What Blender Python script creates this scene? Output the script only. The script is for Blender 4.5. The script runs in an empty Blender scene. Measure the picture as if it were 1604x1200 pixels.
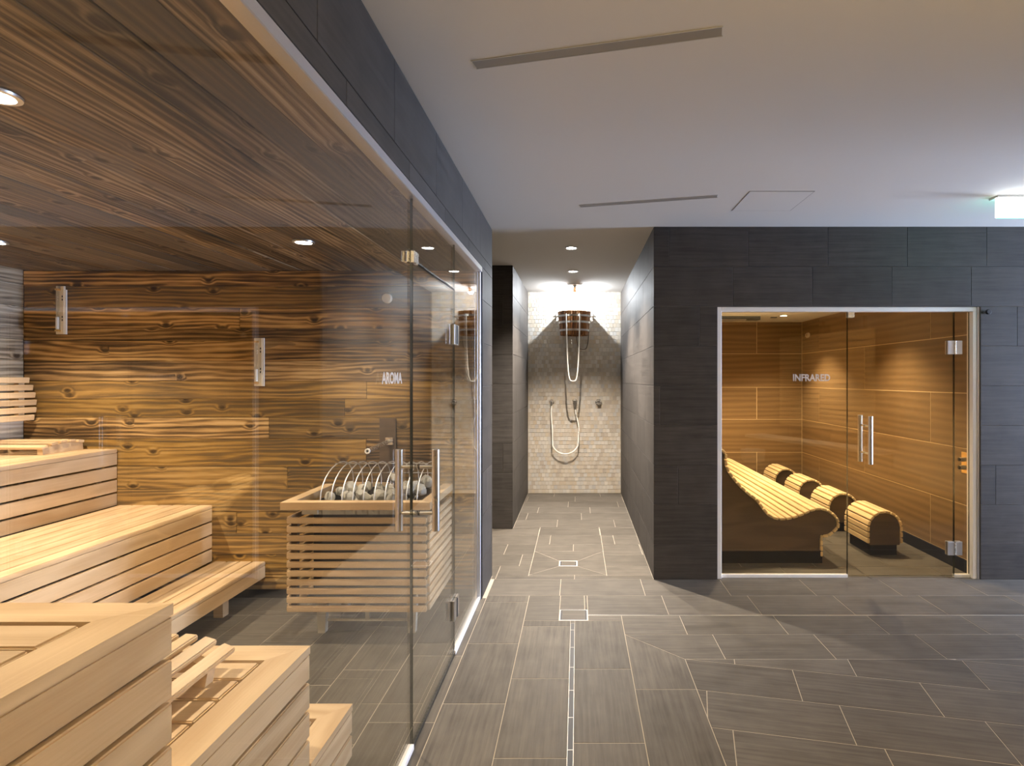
import bpy, bmesh, math, random
from mathutils import Vector, Matrix, noise
from mathutils.geometry import tessellate_polygon
random.seed(7)
PI = math.pi
SC = bpy.context.scene
COL = SC.collection

# ------------------------------------------------------------------ camera
cam_d = bpy.data.cameras.new('camera')
cam = bpy.data.objects.new('camera', cam_d)
COL.objects.link(cam)
cam.location = (0, 0, 1.514)
cam.rotation_euler = (PI / 2, 0, 0)
cam_d.sensor_width = 36
cam_d.lens = 883 / 1604 * 36
cam_d.shift_x = (802 - 904) / 1604
cam_d.shift_y = -(600 - 594) / 1604
cam_d.clip_start = 0.02
SC.camera = cam

# ------------------------------------------------------------------ view, world
SC.view_settings.view_transform = 'Standard'
SC.view_settings.look = 'None'
SC.view_settings.gamma = 1
SC.view_settings.use_curve_mapping = False
SC.view_settings.exposure = 0.55
w = bpy.data.worlds.new('world')
SC.world = w
w.use_nodes = True
w.node_tree.nodes['Background'].inputs[0].default_value = (0.35, 0.36, 0.42, 1)
w.node_tree.nodes['Background'].inputs[1].default_value = 0.3
SC.cycles.max_bounces = 10
SC.cycles.diffuse_bounces = 3
SC.cycles.transparent_max_bounces = 24
SC.cycles.sample_clamp_indirect = 4


def area(name, loc, rot, sx, sy, power, col, spread=PI):
    l = bpy.data.lights.new(name, 'AREA')
    l.shape = 'RECTANGLE'
    l.size, l.size_y = sx, sy
    l.energy, l.color, l.spread = power, col, spread
    o = bpy.data.objects.new(name, l)
    o.location, o.rotation_euler = loc, rot
    COL.objects.link(o)
    return o


def spot(name, loc, power, col, angle=100, blend=.6, r=.03, rot=(0, 0, 0)):
    l = bpy.data.lights.new(name, 'SPOT')
    l.energy, l.color = power, col
    l.spot_size, l.spot_blend, l.shadow_soft_size = math.radians(angle), blend, r
    o = bpy.data.objects.new(name, l)
    o.location, o.rotation_euler = loc, rot
    COL.objects.link(o)
    return o


WARM = (1, .82, .60)
WARM2 = (1, .81, .55)
NEUT = (1, .87, .73)
COOL = (.56, .70, 1)
# daylight at the end of the side passage on the right
area('passage_daylight', (7.6, 3.65, 1.45), (0, PI / 2, 0), 2.2, 1.1, 560, COOL)
# warm fill light added behind the camera, thrown up at the ceiling
area('ceiling_fill', (1.7, -.55, 1.80), (PI, 0, 0), 3.8, .6, 205, (1, .73, .38), math.radians(150))

spot('footbath_fill_beam', (4.0, -1.5, 2.64), 130, WARM, 84, .5, .03)  # unseen fill lamp, added to brighten the mirrored bench and screen
# sauna downlights
SAUNA_LAMPS = [(-1.48, 3.05), (-1.52, 1.47), (-3.15, 3.05), (-3.15, 1.47)]
for x, y in SAUNA_LAMPS:
    spot('sauna_downlight_beam', (x, y, 2.235), (88 if y > 2 else 62) * (1.3 if x < -2 else 1), WARM, 124, .75, .025)
# shower downlights
SHOWER_LAMPS = [(-.05, 4.93), (-.045, 6.0)]
for x, y in SHOWER_LAMPS:
    spot('shower_downlight_beam', (x, y, 2.65), 470 if y < 5 else 290, NEUT, 118 if y < 5 else 112, 1.0 if y < 5 else .6, .02)
pl_ = bpy.data.lights.new('bucket_spot_beam', 'POINT')
pl_.energy, pl_.color, pl_.shadow_soft_size = 58, (.90, .95, 1), .02
po_ = bpy.data.objects.new('bucket_spot_beam', pl_)
po_.location = (-.03, 7.035, 2.60)
COL.objects.link(po_)
# infrared cabin downlights
CABIN_LAMPS = [(2.51, 6.85), (2.51, 5.25), (1.62, 6.85), (1.62, 5.25)]
for x, y in CABIN_LAMPS:
    spot('cabin_downlight_beam', (x, y, 2.27), 108, WARM2, 104, .8, .03)

# ------------------------------------------------------------------ node helpers
MAT = {}


class NT:
    def __init__(s, name):
        s.m = bpy.data.materials.new(name)
        s.m.use_nodes = True
        s.t = s.m.node_tree
        s.t.nodes.clear()
        s.out = s.t.nodes.new('ShaderNodeOutputMaterial')
        MAT[name] = s.m

    def n(s, typ, props=None, **ins):
        nd = s.t.nodes.new('ShaderNode' + typ)
        for k, v in (props or {}).items():
            setattr(nd, k, v)
        for k, v in ins.items():
            key = int(k[1:]) if k[0] == 'i' and k[1:].isdigit() else k.replace('_', ' ')
            sock = nd.inputs[key]
            if isinstance(v, bpy.types.NodeSocket):
                s.t.links.new(v, sock)
            else:
                sock.default_value = v
        return nd

    def math(s, op, a, b=0.0, c=0.0):
        nd = s.t.nodes.new('ShaderNodeMath')
        nd.operation = op
        for i, v in enumerate((a, b, c)):
            if isinstance(v, bpy.types.NodeSocket):
                s.t.links.new(v, nd.inputs[i])
            else:
                nd.inputs[i].default_value = v
        return nd.outputs[0]

    def ramp(s, fac, stops):
        nd = s.t.nodes.new('ShaderNodeValToRGB')
        s.t.links.new(fac, nd.inputs[0])
        cr = nd.color_ramp
        while len(cr.elements) > 1:
            cr.elements.remove(cr.elements[-1])
        for i, (p, c) in enumerate(stops):
            e = cr.elements[0] if i == 0 else cr.elements.new(p)
            e.position = p
            e.color = (*c, 1) if len(c) == 3 else c
        return nd.outputs[0]

    def mix(s, fac, a, b, typ='MIX'):
        nd = s.t.nodes.new('ShaderNodeMix')
        nd.data_type = 'RGBA'
        nd.blend_type = typ
        nd.clamp_factor = True
        for i, v in ((0, fac), (6, a), (7, b)):
            if isinstance(v, bpy.types.NodeSocket):
                s.t.links.new(v, nd.inputs[i])
            else:
                nd.inputs[i].default_value = v if i == 0 or len(v) == 4 else (*v, 1)
        return nd.outputs[2]

    def coords(s, scale=(1, 1, 1), rnd=True, kind='Object', spread=37.0):
        tc = s.n('TexCoord').outputs[kind]
        if rnd:
            oi = s.n('ObjectInfo').outputs['Random']
            r = s.math('MULTIPLY', oi, spread)
            off = s.n('CombineXYZ', X=r, Y=s.math('MULTIPLY', oi, 11.3), Z=s.math('MULTIPLY', oi, 5.7)).outputs[0]
            tc = s.n('VectorMath', {'operation': 'ADD'}, i0=tc, i1=off).outputs[0]
        return s.n('VectorMath', {'operation': 'MULTIPLY'}, i0=tc, i1=scale).outputs[0]

    def noise(s, vec, scale=1, detail=4, rough=.5, dist=0):
        return s.n('TexNoise', Vector=vec, Scale=scale, Detail=detail, Roughness=rough, Distortion=dist).outputs[0]

    def bsdf(s, color, rough=.5, metal=0, bump=None, bstr=.3, bdist=.002, spec=.5, **kw):
        b = s.n('BsdfPrincipled')
        for k, v in (('Base Color', color), ('Roughness', rough), ('Metallic', metal), ('Specular IOR Level', spec)):
            if isinstance(v, bpy.types.NodeSocket):
                s.t.links.new(v, b.inputs[k])
            else:
                b.inputs[k].default_value = (*v, 1) if isinstance(v, tuple) and len(v) == 3 else v
        if bump is not None:
            bp = s.n('Bump', Height=bump, Strength=bstr, Distance=bdist)
            s.t.links.new(bp.outputs[0], b.inputs['Normal'])
        s.t.links.new(b.outputs[0], s.out.inputs[0])
        return b


def plain(name, col, rough=.5, metal=0, spec=.5):
    t = NT(name)
    t.bsdf(col, rough, metal, spec=spec)
    return t.m


def metal_mat(name, col, rough):
    t = NT(name)
    v = t.coords((3, 90, 90))
    n = t.noise(v, 1, 3)
    t.bsdf(col, t.math('MULTIPLY_ADD', n, .15, rough - .05), 1)


def light_wood(name, base, dark, rough=.5, rings=26.0, contrast=1.0, var=.12, amp=26.0, st=1.1):
    """smooth planed wood, grain along local x"""
    t = NT(name)
    v = t.coords((1, 1, 1))
    ph = t.noise(t.n('VectorMath', {'operation': 'MULTIPLY'}, i0=v, i1=(st, 5, 5)).outputs[0], 1, 2)
    sep = t.n('SeparateXYZ', i0=v)
    yz = t.math('ADD', sep.outputs[1], t.math('MULTIPLY', sep.outputs[2], .6))
    ring = t.math('SINE', t.math('ADD', t.math('MULTIPLY', yz, rings), t.math('MULTIPLY', ph, amp)))
    ring = t.math('MULTIPLY_ADD', ring, .5, .5)
    fine = t.noise(t.n('VectorMath', {'operation': 'MULTIPLY'}, i0=v, i1=(3, 160, 160)).outputs[0], 1, 3)
    f = t.math('ADD', t.math('MULTIPLY', ring, .45 * contrast), t.math('MULTIPLY', fine, .5))
    c = t.mix(f, base, dark)
    oi = t.n('ObjectInfo').outputs['Random']
    val = t.math('MULTIPLY_ADD', oi, var * 2, 1 - var)
    c = t.n('HueSaturation', Value=val, Color=c).outputs[0]
    t.bsdf(c, rough, bump=fine, bstr=.12, bdist=.0008)
    return t.m


def old_wood(name, stops, grey=(.2, .18, .15), greyamt=0.0, var=.35, knots=True, rough=.62):
    """reclaimed planks, grain along local x, knots and rings, every plank its own tone"""
    t = NT(name)
    v = t.coords((1, 1, 1), spread=53.0)
    sep = t.n('SeparateXYZ', i0=v)
    x, y = sep.outputs[0], sep.outputs[1]
    vk = t.n('VectorMath', {'operation': 'MULTIPLY'}, i0=v, i1=(4.6, 7.0, .01)).outputs[0]
    vor = t.n('TexVoronoi', {'feature': 'F1', 'voronoi_dimensions': '2D'}, Vector=vk, Scale=1.0, Randomness=1.0)
    kd = vor.outputs['Distance']
    kc = t.n('SeparateColor', i0=vor.outputs['Color']).outputs[0]
    pick = t.math('GREATER_THAN', kc, .60)
    near = t.n('MapRange', {'interpolation_type': 'SMOOTHSTEP'}, Value=kd, From_Min=0.0, From_Max=.30, To_Min=1.0, To_Max=0.0).outputs[0]
    near = t.math('MULTIPLY', near, pick)
    ph = t.noise(t.n('VectorMath', {'operation': 'MULTIPLY'}, i0=v, i1=(.9, 7, 3)).outputs[0], 1, 3)
    arg = t.math('ADD', t.math('MULTIPLY', y, 190.0), t.math('MULTIPLY', ph, 30.0))
    arg = t.math('ADD', arg, t.math('MULTIPLY', near, 8.0))
    ring = t.math('MULTIPLY_ADD', t.math('SINE', arg), .5, .5)
    streak = t.noise(t.n('VectorMath', {'operation': 'MULTIPLY'}, i0=v, i1=(1.2, 45, 30)).outputs[0], 1, 5, .62)
    fine = t.noise(t.n('VectorMath', {'operation': 'MULTIPLY'}, i0=v, i1=(6, 260, 90)).outputs[0], 1, 3)
    blotch = t.noise(t.n('VectorMath', {'operation': 'MULTIPLY'}, i0=v, i1=(1.3, 3.5, 3)).outputs[0], 1, 3)
    f = t.math('ADD', t.math('MULTIPLY', ring, .27), t.math('MULTIPLY', streak, .80))
    f = t.math('ADD', f, t.math('MULTIPLY_ADD', blotch, .95, -.58))
    f = t.math('ADD', f, t.math('MULTIPLY', t.math('SUBTRACT', fine, .5), .35))
    c = t.ramp(f, stops)
    oi = t.n('ObjectInfo').outputs['Random']
    oi2 = t.n('TexWhiteNoise', {'noise_dimensions': '1D'}, W=t.math('MULTIPLY', oi, 97.0)).outputs[0]
    if greyamt:
        g = t.math('MULTIPLY', t.math('GREATER_THAN', t.math('ADD', t.math('MULTIPLY', oi2, .6), t.math('MULTIPLY', blotch, .6)), .62), greyamt)
        gg = t.mix(f, tuple(a * 1.5 for a in grey), tuple(a * .6 for a in grey))
        c = t.mix(g, c, gg)
    if knots:
        core = t.n('MapRange', {'interpolation_type': 'SMOOTHSTEP'}, Value=t.math('ADD', kd, t.math('MULTIPLY', streak, .10)), From_Min=.10, From_Max=.22, To_Min=1.0, To_Max=0.0).outputs[0]
        core = t.math('MULTIPLY', core, pick)
        c = t.mix(t.math('MULTIPLY', core, .88), c, (.022, .012, .006))
    val = t.math('MULTIPLY_ADD', oi, var * 2, 1 - var)
    sat = t.math('MULTIPLY_ADD', oi2, .3, .85)
    c = t.n('HueSaturation', Value=val, Saturation=sat, Color=c).outputs[0]
    h = t.math('ADD', t.math('MULTIPLY', ring, .3), fine)
    t.bsdf(c, rough, bump=h, bstr=.35, bdist=.002, spec=.35)
    return t.m


def tile_mat(name, a, b, rough=.42, var=.12, spec=.5):
    """charcoal stoneware with fine streaks along local x"""
    t = NT(name)
    v = t.coords((1, 1, 1))
    s1 = t.noise(t.n('VectorMath', {'operation': 'MULTIPLY'}, i0=v, i1=(3.0, 60, 60)).outputs[0], 1, 5, .6)
    s2 = t.noise(v, 7, 4)
    f = t.math('ADD', t.math('MULTIPLY', s1, .75), t.math('MULTIPLY', s2, .35))
    c = t.ramp(f, [(.3, a), (.75, b)])
    oi = t.n('ObjectInfo').outputs['Random']
    c = t.n('HueSaturation', Value=t.math('MULTIPLY_ADD', oi, var * 2, 1 - var), Color=c).outputs[0]
    t.bsdf(c, t.math('MULTIPLY_ADD', s1, .2, rough - .1), bump=s1, bstr=.1, bdist=.001, spec=spec)
    return t.m


def glass_mat(name, tint):
    t = NT(name)
    lw = t.n('LayerWeight', Blend=.5).outputs['Facing']
    f = t.math('MULTIPLY_ADD', t.math('POWER', lw, 5.0), .96, .04)
    tr = t.n('BsdfTransparent', Color=(*tint, 1)).outputs[0]
    gl = t.n('BsdfGlossy', Color=(1, 1, 1, 1), Roughness=0.0).outputs[0]
    mx = t.n('MixShader', i0=f, i1=tr, i2=gl).outputs[0]
    t.t.links.new(mx, t.out.inputs[0])
    return t.m


def emit(name, col, strength):
    t = NT(name)
    e = t.n('Emission', Color=(*col, 1), Strength=strength).outputs[0]
    t.t.links.new(e, t.out.inputs[0])


def frosted(name, col, amt):
    t = NT(name)
    d = t.n('BsdfDiffuse', Color=(*col, 1)).outputs[0]
    tr = t.n('BsdfTransparent').outputs[0]
    t.t.links.new(t.n('MixShader', i0=amt, i1=tr, i2=d).outputs[0], t.out.inputs[0])


tile_mat('floor_stone', (.062, .055, .046), (.142, .126, .106), .52, spec=.16)
tile_mat('wall_stone', (.030, .027, .025), (.074, .067, .062), .60, spec=.28)
plain('grout', (.42, .37, .30), .85)
plain('wall_grout', (.13, .12, .11), .85)
light_wood('bench_wood', (.72, .545, .35), (.47, .31, .165), .48)
light_wood('lounger_wood', (.86, .68, .40), (.68, .48, .24), .5, contrast=.6)
light_wood('cabin_panel', (.30, .19, .090), (.15, .090, .041), .34, rings=90, contrast=1.0, var=.08, amp=14.0, st=.45)
light_wood('slat_side', (.135, .088, .052), (.062, .038, .022), .5, rings=34)
plain('bearer_wood', (.10, .065, .035), .8)  # dark colour paints in the shade between the bench boards
old_wood('plank_amber', [(.18, (.044, .023, .007)), (.38, (.20, .11, .034)), (.56, (.48, .285, .092)), (.80, (.74, .50, .22))], grey=(.12, .095, .06), greyamt=.45, var=.32)
old_wood('plank_ceiling', [(.18, (.026, .018, .009)), (.38, (.10, .066, .032)), (.56, (.22, .152, .080)), (.80, (.42, .32, .21))], grey=(.10, .095, .09), greyamt=.5, var=.3)
old_wood('plank_grey', [(.18, (.13, .10, .07)), (.42, (.36, .30, .22)), (.62, (.52, .45, .35)), (.85, (.66, .6, .5))], greyamt=0, var=.15)
old_wood('bucket_wood', [(.2, (.05, .02, .008)), (.45, (.22, .09, .03)), (.8, (.45, .22, .08))], knots=False, var=.25)
metal_mat('steel', (.62, .60, .57), .28)
metal_mat('chrome', (.88, .88, .88), .24)
plain('drain_steel', (.30, .28, .25), .4, .8)
metal_mat('white_metal', (.9, .88, .84), .45)
metal_mat('aluminium', (.72, .72, .74), .36)
plain('white_trim', (.88, .87, .86), .45)
plain('panel_joint', (.80, .62, .36), .7)
plain('black', (.012, .011, .012), .5)
plain('skirting_black', (.008, .007, .009), .7, spec=.2)
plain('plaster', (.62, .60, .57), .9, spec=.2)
plain('plaster_grey', (.50, .49, .48), .9, spec=.2)  # slightly darker plaster for the cabin ceiling and diffuser edges
plain('slot_grey', (.27, .25, .22), .6)
plain('ivory_plastic', (.78, .72, .60), .45)
plain('white_sand', (.95, .95, .95), .6)
plain('brass', (.75, .52, .22), .35, 1)
plain('rope', (.86, .83, .76), .75)
plain('dark_hose', (.10, .08, .06), .5)
plain('white_basin', (.75, .73, .70), .3)
plain('glass_edge', (.018, .024, .019), .15)
plain('seal', (.02, .018, .015), .5)
plain('sign_back', (.7, .7, .7), .5)
plain('heater_steel', (.50, .47, .40), .5, .1)
glass_mat('clear_glass', (.985, .99, .98))
glass_mat('bronze_glass', (.96, .93, .86))
glass_mat('tube_glass', (.9, .9, .88))
emit('lamp_glow', (1, .86, .62), 30)
emit('lamp_glow_white', (1, .95, .86), 40)
emit('sign_glow', (.93, 1, .97), 7)
emit('sign_green', (.10, .95, .55), 3.2)
frosted('frosted_lettering', (.9, .88, .84), .5)
t = NT('stone_grey')
v = t.coords((1, 1, 1))
t.bsdf(t.ramp(t.noise(v, 22, 5), [(.3, (.32, .31, .27)), (.7, (.66, .64, .58))]), .85, bump=t.noise(v, 60, 4), bstr=.5, bdist=.004)
t = NT('mosaic')
att = t.n('Attribute', {'attribute_name': 'tone'}).outputs['Fac']
c = t.ramp(att, [(0, (.38, .33, .27)), (.25, (.50, .45, .38)), (.5, (.45, .37, .27)), (.65, (.45, .44, .42)), (.85, (.56, .52, .45)), (1, (.38, .37, .36))])
nz = t.noise(t.coords((1, 1, 1), rnd=False), 60, 3)
c = t.mix(t.math('MULTIPLY', nz, .3), c, (.5, .45, .38))
t.bsdf(c, .22)
plain('mosaic_grout', (.40, .36, .30), .8)

# ------------------------------------------------------------------ object helpers
WM = {}


def link(o, parent=None, M=None):
    M = M or Matrix.Identity(4)
    if parent is not None:
        o.parent = parent
        o.matrix_basis = WM[parent].inverted() @ M
    else:
        o.matrix_basis = M
    WM[o] = M
    COL.objects.link(o)
    return o


def setm(me, mat):
    if isinstance(mat, str):
        me.materials.append(MAT[mat])
    else:
        for m in mat:
            me.materials.append(MAT[m])


def thing(name, label, cat, loc=(0, 0, 0), group=None):
    o = bpy.data.objects.new(name, None)
    o.empty_display_size = .05
    o['label'], o['category'] = label, cat
    if group:
        o['group'] = group
    return link(o, None, Matrix.Translation(loc))


def tag(o, label=None, cat=None, group=None, kind=None):
    for k, v in (('label', label), ('category', cat), ('group', group), ('kind', kind)):
        if v:
            o[k] = v
    return o


class MB:
    def __init__(s):
        s.bm = bmesh.new()

    def box(s, c, d, M=None):
        T = Matrix.Translation(c) @ Matrix.Diagonal((*d, 1))
        bmesh.ops.create_cube(s.bm, size=1, matrix=(M or Matrix.Identity(4)) @ T)
        return s

    def bx(s, x0, x1, y0, y1, z0, z1):
        return s.box(((x0 + x1) / 2, (y0 + y1) / 2, (z0 + z1) / 2), (x1 - x0, y1 - y0, z1 - z0))

    def cyl(s, a, b, r, r2=None, seg=16, caps=True):
        a, b = Vector(a), Vector(b)
        d = b - a
        M = Matrix.Translation((a + b) / 2) @ d.to_track_quat('Z', 'Y').to_matrix().to_4x4()
        bmesh.ops.create_cone(s.bm, cap_ends=caps, segments=seg, radius1=r, radius2=r if r2 is None else r2, depth=d.length, matrix=M)
        return s

    def sph(s, c, r, seg=12):
        bmesh.ops.create_uvsphere(s.bm, u_segments=seg, v_segments=max(6, seg // 2), radius=r, matrix=Matrix.Translation(c))
        return s

    def lathe(s, prof, M=None, seg=20, close=False):
        M = M or Matrix.Identity(4)
        rings = []
        for r, z in prof:
            rings.append([s.bm.verts.new(M @ Vector((r * math.cos(2 * PI * k / seg), r * math.sin(2 * PI * k / seg), z))) for k in range(seg)])
        prs = list(zip(rings, rings[1:]))
        if close:
            prs.append((rings[-1], rings[0]))
        for a, b in prs:
            for k in range(seg):
                s.bm.faces.new((a[k], a[(k + 1) % seg], b[(k + 1) % seg], b[k]))
        return s

    def tube(s, pts, r, seg=8, caps=True):
        pts = [Vector(p) for p in pts]
        up = Vector((.013, .021, 1)).normalized()
        rings = []
        nrm = None
        for i, p in enumerate(pts):
            d = (pts[min(i + 1, len(pts) - 1)] - pts[max(i - 1, 0)]).normalized()
            if nrm is None:
                nrm = d.cross(up)
                if nrm.length < .1:
                    nrm = d.cross(Vector((1, 0, 0)))
            nrm = (nrm - d * nrm.dot(d)).normalized()
            b = d.cross(nrm)
            rings.append([s.bm.verts.new(p + r * (math.cos(2 * PI * k / seg) * nrm + math.sin(2 * PI * k / seg) * b)) for k in range(seg)])
        for a, b in zip(rings, rings[1:]):
            for k in range(seg):
                s.bm.faces.new((a[k], a[(k + 1) % seg], b[(k + 1) % seg], b[k]))
        if caps:
            s.bm.faces.new(rings[0][::-1])
            s.bm.faces.new(rings[-1])
        return s

    def prism(s, poly, M, d0, d1):
        """poly in (u,v), M maps (u,v,n) to world"""
        a = [s.bm.verts.new(M @ Vector((u, v, d0))) for u, v in poly]
        b = [s.bm.verts.new(M @ Vector((u, v, d1))) for u, v in poly]
        n = len(poly)
        s.bm.faces.new(a[::-1])
        s.bm.faces.new(b)
        for k in range(n):
            s.bm.faces.new((a[k], a[(k + 1) % n], b[(k + 1) % n], b[k]))
        return s

    def bevel(s, w, seg=1):
        es = [e for e in s.bm.edges if len(e.link_faces) == 2 and e.calc_face_angle(0) > .6]
        bmesh.ops.bevel(s.bm, geom=es, offset=w, segments=seg, affect='EDGES', clamp_overlap=True)
        return s

    def mesh(s, name, mat, smooth=False):
        bmesh.ops.recalc_face_normals(s.bm, faces=s.bm.faces)
        me = bpy.data.meshes.new(name)
        if smooth:
            for f in s.bm.faces:
                f.smooth = True
            for e in s.bm.edges:
                if len(e.link_faces) == 2 and e.calc_face_angle(0) > .7:
                    e.smooth = False
        s.bm.to_mesh(me)
        s.bm.free()
        setm(me, mat)
        return me

    def obj(s, name, mat, parent=None, smooth=False):
        """verts given in world coordinates; origin moved to their centre"""
        n = len(s.bm.verts)
        c = sum((v.co for v in s.bm.verts), Vector()) / n
        if parent is None:
            c.z = min(v.co.z for v in s.bm.verts)
        bmesh.ops.translate(s.bm, verts=s.bm.verts, vec=-c)
        o = bpy.data.objects.new(name, s.mesh(name, mat, smooth))
        return link(o, parent, Matrix.Translation(c))


CACHE = {}


def frame_m(c, U, V):
    U, V = Vector(U).normalized(), Vector(V)
    N = U.cross(V).normalized()
    V = N.cross(U)
    M = Matrix.Identity(4)
    for i in range(3):
        M[i][0], M[i][1], M[i][2], M[i][3] = U[i], V[i], N[i], c[i]
    return M


def board(name, c, U, V, l, wd, th, mat, parent, bev=.003, seg=1):
    """bevelled board: length l along U (grain), width along V, thickness along UxV"""
    key = (round(l, 4), round(wd, 4), round(th, 4), bev, seg, mat)
    if key not in CACHE:
        m = MB().box((0, 0, 0), (l, wd, th))
        if bev:
            m.bevel(min(bev, th * .4, wd * .4), seg)
        CACHE[key] = m.mesh(name, mat)
    o = bpy.data.objects.new(name, CACHE[key])
    return link(o, parent, frame_m(c, U, V))


# ---- convex polygon clip / inset for tiles
def clip(poly, region):
    out = poly
    n = len(region)
    for i in range(n):
        a, b = region[i], region[(i + 1) % n]
        ex, ey = b[0] - a[0], b[1] - a[1]
        side = lambda p: ex * (p[1] - a[1]) - ey * (p[0] - a[0])
        inp, out = out, []
        for k in range(len(inp)):
            p, q = inp[k], inp[(k + 1) % len(inp)]
            sp, sq = side(p), side(q)
            if sp >= 0:
                out.append(p)
            if sp * sq < 0:
                tt = sp / (sp - sq)
                out.append((p[0] + (q[0] - p[0]) * tt, p[1] + (q[1] - p[1]) * tt))
        if len(out) < 3:
            return []
    res = []
    for p in out:
        if not res or math.hypot(p[0] - res[-1][0], p[1] - res[-1][1]) > 1e-4:
            res.append(p)
    if len(res) > 1 and math.hypot(res[0][0] - res[-1][0], res[0][1] - res[-1][1]) < 1e-4:
        res.pop()
    return res if len(res) > 2 else []


def area2(p):
    return sum(p[i][0] * p[(i + 1) % len(p)][1] - p[(i + 1) % len(p)][0] * p[i][1] for i in range(len(p))) / 2


def inset(poly, d):
    big = poly
    n = len(poly)
    for i in range(n):
        a, b = poly[i], poly[(i + 1) % n]
        L = math.hypot(b[0] - a[0], b[1] - a[1])
        if L < 1e-6:
            continue
        nx, ny = -(b[1] - a[1]) / L, (b[0] - a[0]) / L
        a2 = (a[0] + nx * d, a[1] + ny * d)
        b2 = (b[0] + nx * d, b[1] + ny * d)
        # half-plane clip
        ex, ey = b2[0] - a2[0], b2[1] - a2[1]
        side = lambda p: ex * (p[1] - a2[1]) - ey * (p[0] - a2[0])
        inp, out = big, []
        for k in range(len(inp)):
            p, q = inp[k], inp[(k + 1) % len(inp)]
            sp, sq = side(p), side(q)
            if sp >= 0:
                out.append(p)
            if sp * sq < 0:
                tt = sp / (sp - sq)
                out.append((p[0] + (q[0] - p[0]) * tt, p[1] + (q[1] - p[1]) * tt))
        big = out
        if len(big) < 3:
            return []
    return big


def piece(name, poly, S, parent, mat, th, gap=.0035, ang=0.0, keep=None, rest=None, lift=0.0):
    """one tile: poly (u,v) on surface frame S (Matrix with columns U,V,N); local x turned by ang"""
    if area2(poly) < 0:
        poly = poly[::-1]
    poly = inset(poly, gap / 2)
    if len(poly) < 3 or abs(area2(poly)) < 4e-4:
        return None
    cu = sum(p[0] for p in poly) / len(poly)
    cv = sum(p[1] for p in poly) / len(poly)
    if rest is not None and not keep(cu, cv):
        rest.prism(poly, S, 0.0, th)
        return None
    R = S @ Matrix.Translation((cu, cv, lift)) @ Matrix.Rotation(ang, 4, 'Z')
    ca, sa = math.cos(-ang), math.sin(-ang)
    loc = [((p[0] - cu) * ca - (p[1] - cv) * sa, (p[0] - cu) * sa + (p[1] - cv) * ca) for p in poly]
    key = (mat, round(th, 4)) + tuple((round(a, 3), round(b, 3)) for a, b in loc)
    if key not in CACHE:
        m = MB()
        a = [m.bm.verts.new((u, v, 0)) for u, v in loc]
        c_ = inset(loc, .0012)
        if len(c_) != len(loc):
            c_ = loc
        mid = [m.bm.verts.new((u, v, th - .0008)) for u, v in loc]
        b = [m.bm.verts.new((u, v, th)) for u, v in c_]
        n = len(loc)
        m.bm.faces.new(a[::-1])
        m.bm.faces.new(b)
        for k in range(n):
            m.bm.faces.new((a[k], a[(k + 1) % n], mid[(k + 1) % n], mid[k]))
            m.bm.faces.new((mid[k], mid[(k + 1) % n], b[(k + 1) % n], b[k]))
        CACHE[key] = m.mesh(name, mat)
    return link(bpy.data.objects.new(name, CACHE[key]), parent, R)


def surf(O, U, V):
    return frame_m(Vector(O), U, V)


def lay(name, region, S, parent, mat, rows, offs, length=.6, th=.004, gap=.0035, ang=0.0, origin=(0, 0), keep=None, rest=None, holes=(), vertical=False):
    """rows: list of (v0,v1) in the rotated frame; offs: joint offset of each row; clipped to convex regions"""
    ca, sa = math.cos(ang), math.sin(ang)
    if area2(region) < 0:
        region = region[::-1]
    to = lambda p: (origin[0] + p[0] * ca - p[1] * sa, origin[1] + p[0] * sa + p[1] * ca)
    back = [((p[0] - origin[0]) * ca + (p[1] - origin[1]) * sa, -(p[0] - origin[0]) * sa + (p[1] - origin[1]) * ca) for p in region]
    umin, umax = min(p[0] for p in back), max(p[0] for p in back)
    for i, (v0, v1) in enumerate(rows):
        off = offs[i % len(offs)]
        k0 = math.floor((umin - off) / length)
        k = k0
        while off + k * length < umax:
            u0, u1 = off + k * length, off + (k + 1) * length
            k += 1
            q = [to(p) for p in ((u0, v0), (u1, v0), (u1, v1), (u0, v1))]
            q = clip(q, region)
            if len(q) < 3:
                continue
            bits = [q]
            for (a0, a1, b0, b1) in holes:
                nb = []
                for b_ in bits:
                    for r in ([(-99, -99), (a0, -99), (a0, 99), (-99, 99)], [(a1, -99), (99, -99), (99, 99), (a1, 99)],
                              [(a0, -99), (a1, -99), (a1, b0), (a0, b0)], [(a0, b1), (a1, b1), (a1, 99), (a0, 99)]):
                        c_ = clip(b_, r)
                        if len(c_) > 2:
                            nb.append(c_)
                bits = nb if nb and len(nb) > 0 else []
            for b_ in bits:
                piece(name, b_, S, parent, mat, th, gap, ang, keep, rest)


def rect(a, b, c, d):
    return [(a, c), (b, c), (b, d), (a, d)]


def slab(name, x0, x1, y0, y1, z0, z1, mat, kind='structure'):
    o = bpy.data.objects.new(name, MB().bx(x0, x1, y0, y1, z0, z1).mesh(name, mat))
    link(o)
    o['kind'] = kind
    return o


H = 2.666      # main ceiling
HS = 2.262     # sauna ceiling
HC = 2.29      # cabin ceiling
ZF = 4.258     # front wall face
TT = .004      # tile proud of its bed
XE, ZB = 8.0, -3.4

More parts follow.
